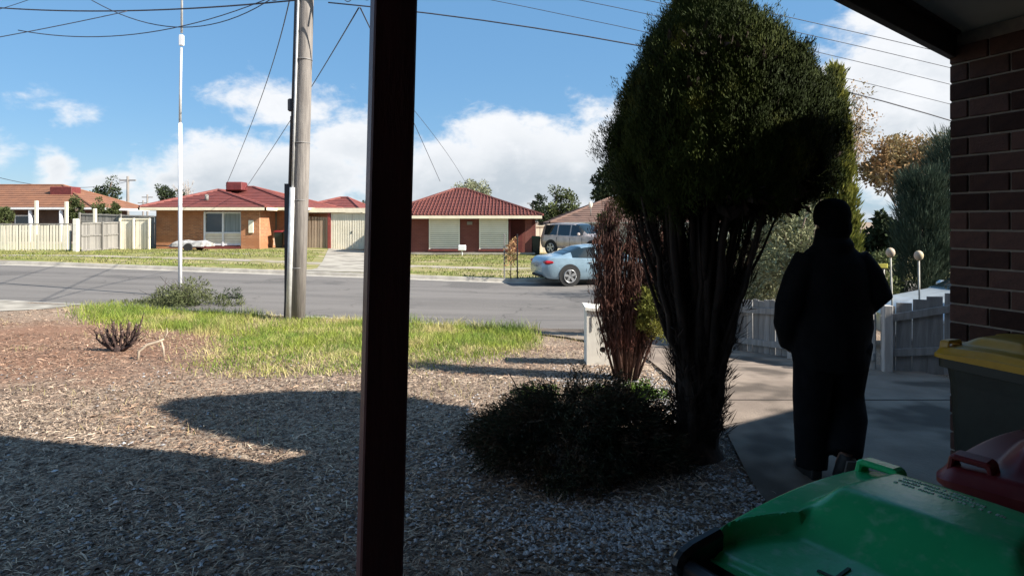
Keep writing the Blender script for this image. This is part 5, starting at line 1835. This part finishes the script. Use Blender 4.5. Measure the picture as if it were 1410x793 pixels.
# ------------------------------------------------------------------ ground cover (uncountable)
def in_poly(x, y, poly):
    r_ = np.zeros(len(x), bool)
    j = len(poly) - 1
    for i in range(len(poly)):
        xi, yi = poly[i]
        xj_, yj_ = poly[j]
        c = ((yi > y) != (yj_ > y)) & (x < (xj_ - xi) * (y - yi) / (yj_ - yi + 1e-12) + xi)
        r_ ^= c
        j = i
    return r_


grass_px = [(118, 430), (150, 416), (200, 420), (330, 420), (395, 441), (480, 437), (580, 434), (660, 438), (715, 450), (748, 470), (700, 488), (640, 498), (575, 505), (500, 512), (420, 520), (330, 522), (288, 508), (296, 488), (330, 470), (270, 458), (200, 452), (140, 445)]
gpoly = [tuple(hit(*p)[:2]) for p in grass_px]
gx0, gx1 = min(p[0] for p in gpoly), max(p[0] for p in gpoly)
gy0, gy1 = min(p[1] for p in gpoly), max(p[1] for p in gpoly)


def vnoise(x, y, s, seed):
    q = np.random.default_rng(seed)
    o = np.zeros_like(x)
    for i in range(6):
        a, b, c = q.normal() * s, q.normal() * s, q.random() * 6.28
        o += np.sin(a * x + b * y + c)
    return o / 6


def blades(name, x, y, hgt, wid, m, seed, lean=.35):
    q = np.random.default_rng(seed)
    n = len(x)
    z = H(x, y) - .005
    a = q.random(n) * 2 * np.pi
    d = np.stack([np.cos(a), np.sin(a), np.zeros(n)], 1)
    la = q.random(n) * 2 * np.pi
    ld = np.stack([np.cos(la), np.sin(la), np.zeros(n)], 1) * (hgt * lean * q.random(n) * 1.6)[:, None]
    b = np.stack([x, y, z], 1)
    up = np.stack([np.zeros(n), np.zeros(n), hgt], 1)
    V = np.stack([b - d * wid[:, None] * .5, b + d * wid[:, None] * .5, b + ld * .35 + up * .6 + d * wid[:, None] * .35, b + ld + up, b + ld * .35 + up * .6 - d * wid[:, None] * .35], 1).reshape(-1, 3)
    k = np.arange(n) * 5
    quads = np.stack([k, k + 1, k + 2, k + 4], 1)
    tris = np.stack([k + 4, k + 2, k + 3, k + 3], 1)
    me = bpy.data.meshes.new(name)
    Fl = [tuple(f) for f in quads.tolist()] + [tuple(f[:3]) for f in tris.tolist()]
    me.from_pydata(V.tolist(), [], Fl)
    o = link(name, me, m)
    return tag(o, kind='stuff')


M_GRASS = mat('lush_grass_blade', spec=0.12, c=(0.27, 0.31, 0.055), c2=(0.14, 0.215, 0.04), scale=1.6, rough=0.7, island=.4, trans=.3, c3=(0.46, 0.40, 0.17), scale3=1.1, thr3=(0.5, 0.66))
NG = 150000
x = g.uniform(gx0, gx1, NG)
y = g.uniform(gy0, gy1, NG)
k1 = in_poly(x + g.normal(size=NG) * .17, y + g.normal(size=NG) * .24, gpoly) & (y < y_near(x) - .2)
den = vnoise(x, y, 1.9, 3) * 1.1 + .9
k1 &= g.random(NG) < den
x, y = x[k1], y[k1]
hg = (.035 + .13 * g.random(len(x)) ** 1.5) * (1 + .7 * vnoise(x, y, 1.3, 5)) * np.clip((y - 5.5) / 3.5, .55, 1.25)
tag(blades('grass', x, y, np.clip(hg, .03, .28), .005 + .006 * g.random(len(x)), M_GRASS, 6, .75), 'long yellow green verge grass around the power pole', 'grass')
x = g.uniform(gx0, gx1, 60000)
y = g.uniform(gy0, gy1, 60000)
k1 = in_poly(x + g.normal(size=60000) * .3, y + g.normal(size=60000) * .34, gpoly) & (y < y_near(x) - .2) & (g.random(60000) < np.clip(.55 - 1.3 * vnoise(x, y, 1.9, 3), .12, 1))
x, y = x[k1], y[k1]
tag(blades('dead_grass', x, y, .03 + .07 * g.random(len(x)), .005 + .006 * g.random(len(x)), mat('matted_dead_blade', (0.50, 0.42, 0.22), (0.36, 0.33, 0.13), 1.2, .85, island=.35, trans=.2, spec=.1), 14, 1.3), 'matted straw coloured blades between the green verge grass', 'grass')
# thin dry tufts where the lawn frays into the mulch
x = g.uniform(-9, 1.5, 26000)
y = g.uniform(4.5, 11.5, 26000)
pr_ = np.clip(vnoise(x, y, 2.2, 9) * 1.8 - .1, 0, 1) * np.clip((y - 4) / 5, .15, 1)
k1 = (g.random(len(x)) < pr_) & (y < y_near(x) - .3) & (x < 1.3)
x, y = x[k1], y[k1]
tag(blades('dry_grass', x, y, .03 + .06 * g.random(len(x)), .004 + .004 * g.random(len(x)), mat('dry_grass_blade', (0.42, 0.34, 0.19), (0.30, 0.27, 0.11), 1.5, .85, island=.3, trans=.2), 10, .7), 'thin dry grass fraying into the mulch', 'grass')
# short far lawn
x = g.uniform(-30, 6, 60000)
y = g.uniform(22, 36.5, 60000)
yf = y_far(x)
k1 = (y > yf + .3) & ~((y > yf + 3.3) & (y < yf + 4.7)) & (vnoise(x, y * 2.5, .9, 12) > -.22)
k1 &= ~((x > np.interp(y, [22, 37.7], [-7.6, -11.3])) & (x < np.interp(y, [22, 37.7], [-4.7, -8.4]))) & ~((x > 1.4) & (x < 5.7)) & (y < 34.8)
x, y = x[k1], y[k1]
tag(blades('lawn_grass', x, y, .04 + .07 * g.random(len(x)), .02 + .02 * g.random(len(x)), mat('far_lawn_blade', (0.16, 0.195, 0.042), (0.25, 0.235, 0.085), .8, .85, island=.3, trans=.2), 13, .6), 'short patchy grass of the lawns over the road', 'grass')


def litter(name, x, y, L, W, m, seed, lift=.006, tilt=.35):
    """flat elongated chips and straws lying on the ground"""
    q = np.random.default_rng(seed)
    n = len(x)
    z = H(x, y) + lift * (.2 + q.random(n) * 1.8)
    a = q.random(n) * 2 * np.pi
    d = np.stack([np.cos(a), np.sin(a), q.normal(size=n) * tilt * .5], 1)
    d = unit(d)
    s = unit(np.stack([-np.sin(a), np.cos(a), q.normal(size=n) * tilt], 1))
    c = np.stack([x, y, z], 1)
    dl, sw_ = d * (L / 2)[:, None], s * (W / 2)[:, None]
    up = np.array([0, 0, 1.0]) * (L * .08)[:, None]
    V = np.stack([c - dl - sw_ * .5, c - sw_ + up, c + dl - sw_ * .4, c + dl + sw_ * .5, c + sw_ + up, c - dl + sw_ * .4], 1).reshape(-1, 3)
    k = np.arange(n) * 6
    Fc = np.concatenate([np.stack([k, k + 1, k + 4, k + 5], 1), np.stack([k + 1, k + 2, k + 3, k + 4], 1)])
    o = np_mesh(name, V, Fc, m)
    return tag(o, kind='stuff')


def yard_xy(n, y0, y1, power=1.6, seed=0):
    """points over the yard, denser near the viewer"""
    q = np.random.default_rng(seed)
    y = y0 + (y1 - y0) * q.random(n) ** power
    x = q.uniform(-1, 1, n) * (y * .86 + 1.1)
    k = (x < np.interp(y, [2, 3.9, 4.9, 6.4, 8.4, 9.6, 10.6], [1.35, 1.5, 1.68, 1.66, 1.75, 1.5, .9]) + q.normal(size=n) * .06) & (y < y_near(x) - .3) & (x > -12) & ~((y > 11.3) & (x < -9.4))
    t_ = VN.x * x + VN.y * y
    k &= t_ > 1.28
    return x[k], y[k]


x, y = yard_xy(300000, 1.7, 12.3, 1.75, 21)
k1 = g.random(len(x)) < np.clip(.52 + .9 * vnoise(x, y, 2.3, 33), .14, 1)
x, y = x[k1], y[k1]
M_STRAW = mat('straw_mulch_chip', (0.46, 0.36, 0.27), (0.27, 0.185, 0.135), .9, .9, island=.65, spec=.15, c3=(0.30, 0.19, 0.125), scale3=.5, thr3=(.46, .6))
sc_ = (.52 + y * .05) * np.exp(g.normal(size=len(x)) * .35)
tag(litter('straw_mulch', x, y, (.022 + .04 * g.random(len(x))) * sc_, (.004 + .006 * g.random(len(x))) * sc_, M_STRAW, 22), 'dry straw and bark mulch covering the yard', 'mulch')
x, y = yard_xy(26000, 1.9, 10.4, 1.7, 29)
k1 = g.random(len(x)) < np.clip(.5 + 1.2 * vnoise(x, y, 1.7, 30), .08, 1)
x, y = x[k1], y[k1]
tag(litter('dry_straw', x, y, .035 + .07 * g.random(len(x)) ** 2, .003 + .003 * g.random(len(x)), mat('long_dry_straw', (0.55, 0.46, 0.33), (0.38, 0.29, 0.20), 2, .9, island=.4), 31, .016, .2), 'long dry straws strewn over the mulch', 'mulch')
x, y = yard_xy(60000, 1.7, 9.5, 1.6, 23)
k1 = g.random(len(x)) < .75
x = np.concatenate([x[k1], CB.x + g.normal(size=5200) * .24, .46 + g.normal(size=5200) * .42])
y = np.concatenate([y[k1], CB.y + g.normal(size=5200) * .22, 4.38 + g.normal(size=5200) * .34])
tag(litter('bark_mulch', x, y, .025 + .035 * g.random(len(x)), .009 + .010 * g.random(len(x)), mat('dark_bark_chip', (0.13, 0.085, 0.06), (0.08, 0.055, 0.042), 2, .95, island=.4), 24, .005, .2), 'dark bark chips mixed into the mulch', 'mulch')
# pale gravel in patches
x, y = yard_xy(190000, 1.7, 7.4, 1.35, 25)
pg = np.exp(-(((x - .55) / .55) ** 2 + ((y - 3.35) / .33) ** 2)) + np.exp(-(((x - 1.45) / .22) ** 2 + ((y - 4.1) / .75) ** 2)) * 1.3 + .8 * np.exp(-(((x - 1.45) / .3) ** 2 + ((y - 5.7) / .8) ** 2)) + .25 * np.exp(-(((x + .5) / .55) ** 2 + ((y - 4.2) / .7) ** 2)) + .35 * np.exp(-(((x - .9) / .5) ** 2 + ((y - 6.5) / .5) ** 2)) + .08 * np.exp(-(((x + 1.5) / 1.3) ** 2 + ((y - 3.2) / .7) ** 2))
pg += np.clip(vnoise(x, y, 3, 27), 0, 1) * .06
k1 = g.random(len(x)) < np.clip(pg, 0, .9)
x, y = x[k1], y[k1]
n = len(x)
tmpl = np.array([[1, 0, 0], [-1, 0, 0], [0, 1, 0], [0, -1, 0], [0, 0, 1], [0, 0, -.6]], float)
tf = np.array([[0, 2, 4], [2, 1, 4], [1, 3, 4], [3, 0, 4], [2, 0, 5], [1, 2, 5], [3, 1, 5], [0, 3, 5]])
szs = (.006 + .009 * g.random(n))
an = g.random(n) * 6.28
sc3 = np.stack([szs * (1 + .6 * g.random(n)), szs, szs * .6], 1)
T = tmpl[None] * (sc3[:, None, :]) * (1 + .25 * g.normal(size=(n, 6, 1)))
X = T[..., 0] * np.cos(an)[:, None] - T[..., 1] * np.sin(an)[:, None]
Y_ = T[..., 0] * np.sin(an)[:, None] + T[..., 1] * np.cos(an)[:, None]
V = np.stack([X + x[:, None], Y_ + y[:, None], T[..., 2] + (H(x, y) + .006)[:, None]], -1).reshape(-1, 3)
Fc = (tf[None] + (np.arange(n) * 6)[:, None, None]).reshape(-1, 3)
o = np_mesh('gravel', V, Fc, mat('pale_gravel', (0.40, 0.39, 0.39), (0.24, 0.235, 0.235), 6, .85, island=.5))
tag(o, 'pale gravel scattered at the conifer foot and along the drive', 'gravel', kind='stuff')

# ------------------------------------------------------------------ the person
PB = Vector((2.045, 3.95, 0.03))
per = None
M_SKIN = mat('skin', (0.25, 0.14, 0.10), None, 8, .6)
M_COAT = mat('black_coat_cloth', (0.012, 0.012, 0.013), (0.009, 0.009, 0.010), 12, .95, .2, 80, spec=.1)
M_TROU = mat('black_trouser_cloth', (0.011, 0.011, 0.013), None, 12, .95, .2, 80, spec=.1)
M_HAT = mat('dark_knit_hat', (0.010, 0.010, 0.011), None, 40, 1, .5, 120, spec=.05)
M_SHOE = mat('dark_shoe', (0.02, 0.02, 0.02), None, 12, .6)
M_SOLE = mat('pale_sole', (0.14, 0.13, 0.115), None, 12, .8)


def remeshed(mb, name, m, parent, vox, smooth=4, loc=None, rz=0):
    o = mb.build(name, m, parent, loc, rz)
    r_ = o.modifiers.new('remesh', 'REMESH')
    r_.mode = 'VOXEL'
    r_.voxel_size = vox
    r_.use_smooth_shade = True
    if smooth:
        s_ = o.modifiers.new('smooth', 'SMOOTH')
        s_.iterations = smooth
        s_.factor = .5
    return o


def ell(cx_, cy_, z, rx, ry, n=20, ph=0.0, wob=0.0):
    return [(cx_ + rx * math.cos(a) * (1 + wob * math.sin(5 * a + ph)), cy_ + ry * math.sin(a) * (1 + wob * math.sin(4 * a + ph)), z) for a in (2 * math.pi * j / n for j in range(n))]


# body facing +y (walking away towards the street); figure 1.78 m
bd = MB()
HZ = 1.63
bd.loft([ell(0, .02 + dy, HZ + dz, rx, ry) for dz, rx, ry, dy in ((-.125, .03, .035, .05), (-.11, .055, .065, .035), (-.07, .068, .085, .015), (-.02, .075, .095, 0), (.03, .078, .10, -.005), (.07, .072, .092, -.01), (.10, .055, .07, -.012), (.118, .02, .03, -.012))])
bd.loft([[(-.018, .10, HZ - .035), (.018, .10, HZ - .035), (.010, .11, HZ + .02), (-.010, .11, HZ + .02)], [(-.012, .135, HZ - .032), (.012, .135, HZ - .032), (.006, .118, HZ + .015), (-.006, .118, HZ + .015)]])   # nose
bd.sphere((0, .102, HZ - .07), .022, 8, (1.2, .6, .45))                                                          # mouth
for s in (-1, 1):
    bd.sphere((s * .03, .095, HZ + .005), .014, 8)                                                               # eyes
    bd.sphere((s * .082, -.005, HZ - .01), .03, 8, (.4, .7, 1))                                                  # ears
bd.tube([(0, -.01, 1.40), (0, .0, 1.48), (0, .01, 1.54)], [.075, .062, .058], 14)
bd.loft([ell(0, 0, z, rx, ry) for z, rx, ry in ((.86, .15, .11), (.95, .17, .12), (1.1, .15, .11), (1.28, .18, .12), (1.40, .17, .10), (1.45, .08, .07))])
LEG_L = [(-.10, .0, .90), (-.125, .02, .48), (-.13, -.01, .09)]
LEG_R = [(.10, .0, .90), (.115, .12, .50), (.015, -.14, .20)]
for L_ in (LEG_L, LEG_R):
    bd.tube(L_, [.085, .055, .04], 12)
bd.tube([(-.13, -.04, .06), (-.135, .05, .045), (-.14, .16, .03)], [.04, .042, .03], 10)
bd.tube([(.015, -.15, .20), (.0, -.13, .12), (-.005, -.10, .04)], [.04, .042, .03], 10)
ARM_L = [(-.185, 0, 1.38), (-.255, -.01, 1.12), (-.235, .10, .90)]
ARM_R = [(.185, 0, 1.38), (.262, -.02, 1.13), (.12, .20, 1.13)]
for A_ in (ARM_L, ARM_R):
    bd.tube(A_, [.052, .042, .030], 10)
def hand(mb, w, d, pal, thumb, curl=.7):
    """palm, four bent fingers and a thumb from the palm's side; d along the hand, pal = palm normal"""
    w, d, pal, thumb = Vector(w), Vector(d).normalized(), Vector(pal).normalized(), Vector(thumb).normalized()
    mb.loft([[w + d * u + thumb * (hw2 * sx) + pal * (.013 * sz) for sx, sz in ((-1, -1), (1, -1), (1, 1), (-1, 1))] for u, hw2 in ((-.01, .026), (.04, .038), (.09, .040))])
    for i, ln in enumerate((.072, .08, .075, .06)):
        b0_ = w + d * .088 + thumb * (.030 - .020 * i)
        k1_ = b0_ + (d * math.cos(curl * .5) + pal * math.sin(curl * .5)) * ln * .45
        k2_ = k1_ + (d * math.cos(curl * 1.3) + pal * math.sin(curl * 1.3)) * ln * .32
        k3_ = k2_ + (d * math.cos(curl * 2) + pal * math.sin(curl * 2)) * ln * .25
        mb.tube([b0_, k1_, k2_, k3_], [.0095, .009, .0085, .007], 8)
    t0_ = w + d * .03 + thumb * .030
    mb.tube([t0_, t0_ + (thumb * .7 + d * .6 + pal * .3) * .035, t0_ + (thumb * .5 + d * 1.1 + pal * .7) * .055], [.012, .0105, .008], 8)
hand(bd, (-.235, .11, .885), (.05, .45, -.9), (1, 0, 0), (0, 1, .4), .6)
hand(bd, (.11, .21, 1.13), (-.85, .4, .15), (0, -.5, .8), (-.1, .8, .5), .9)
per = remeshed(bd, 'person', M_SKIN, None, .0075, 2, PB)
tag(per, 'person in dark coat and knit hat walking away along the concrete drive', 'person')
# coat: shoulders, body and two sleeves in one skin
ct = MB()
ct.loft([ell(.0, .0, z, rx, ry, 24, z * 9, wob) for z, rx, ry, wob in ((.68, .222, .165, .07), (.76, .24, .175, .05), (.86, .238, .172, .06), (.95, .25, .178, .04), (1.03, .238, .172, .05), (1.12, .245, .17, .03), (1.25, .235, .16, .03), (1.36, .215, .14, 0), (1.42, .175, .115, 0), (1.47, .115, .10, 0), (1.53, .10, .098, 0), (1.575, .096, .10, 0))])
ct.tube([(-.15, 0, 1.39), (-.225, -.02, 1.26), (-.285, -.03, 1.09), (-.275, .03, .96), (-.24, .085, .88), (-.225, .12, .80)], [.085, .088, .088, .08, .07, .055], 14)
ct.tube([(.15, 0, 1.39), (.225, -.02, 1.28), (.275, -.04, 1.15), (.25, .03, 1.08), (.13, .18, 1.12)], [.085, .088, .085, .08, .06], 14)
ct.sphere((0, -.03, 1.47), .12, 14, (1, .9, .55))
remeshed(ct, 'coat', M_COAT, per, .013, 5)
tr_ = MB()
tr_.loft([ell(0, 0, z, rx, ry) for z, rx, ry in ((.66, .15, .11), (.78, .185, .135), (.98, .19, .14))])
tr_.tube([(-.10, 0, .86), (-.12, .02, .48), (-.13, -.005, .05)], [.135, .112, .095], 16)
tr_.tube([(.10, 0, .86), (.125, .10, .50), (.10, -.0, .36), (.022, -.135, .175)], [.15, .125, .118, .09], 16)
remeshed(tr_, 'trousers', M_TROU, per, .013, 4)
ht = MB()
ht.loft([ell(0, -.005, HZ + dz, rx, ry, 22, 0, .015) for dz, rx, ry in ((-.035, .100, .118), (-.01, .104, .124), (.04, .108, .124), (.085, .098, .112), (.12, .072, .085), (.138, .02, .03))])
hb2 = MB()
ht.sphere((0, -.05, HZ - .055), .092, 12, (1.12, .78, 1.0))
ht.tube([(0, -.02, HZ - .06), (0, -.03, HZ - .15)], [.088, .08], 14)
remeshed(ht, 'knit_hat', M_HAT, per, .009, 3)
sh1 = MB()
sh1.loft([[(-.135 + sx * w2, y, z) for sx, z in ((-1, .0), (1, .0), (1, h2), (-1, h2))] for y, w2, h2 in ((-.09, .035, .08), (0, .045, .09), (.10, .05, .065), (.18, .03, .04))])
remeshed(sh1, 'shoe', M_SHOE, per, .012, 4)
sh2 = MB()
sh2.tube([(.02, -.16, .19), (.0, -.14, .10), (-.01, -.09, .02)], [.048, .05, .036], 12)
s2 = remeshed(sh2, 'shoe', M_SHOE, per, .012, 3)
MB().loft([[(.012 + sx * w2, y, z) for sx in (-1, 1)] + [(.012 + sx * w2, y - .014, z - .004) for sx in (1, -1)] for y, z, w2 in ((-.205, .17, .028), (-.19, .10, .034), (-.135, .02, .03))]).build('sole', M_SOLE, s2)
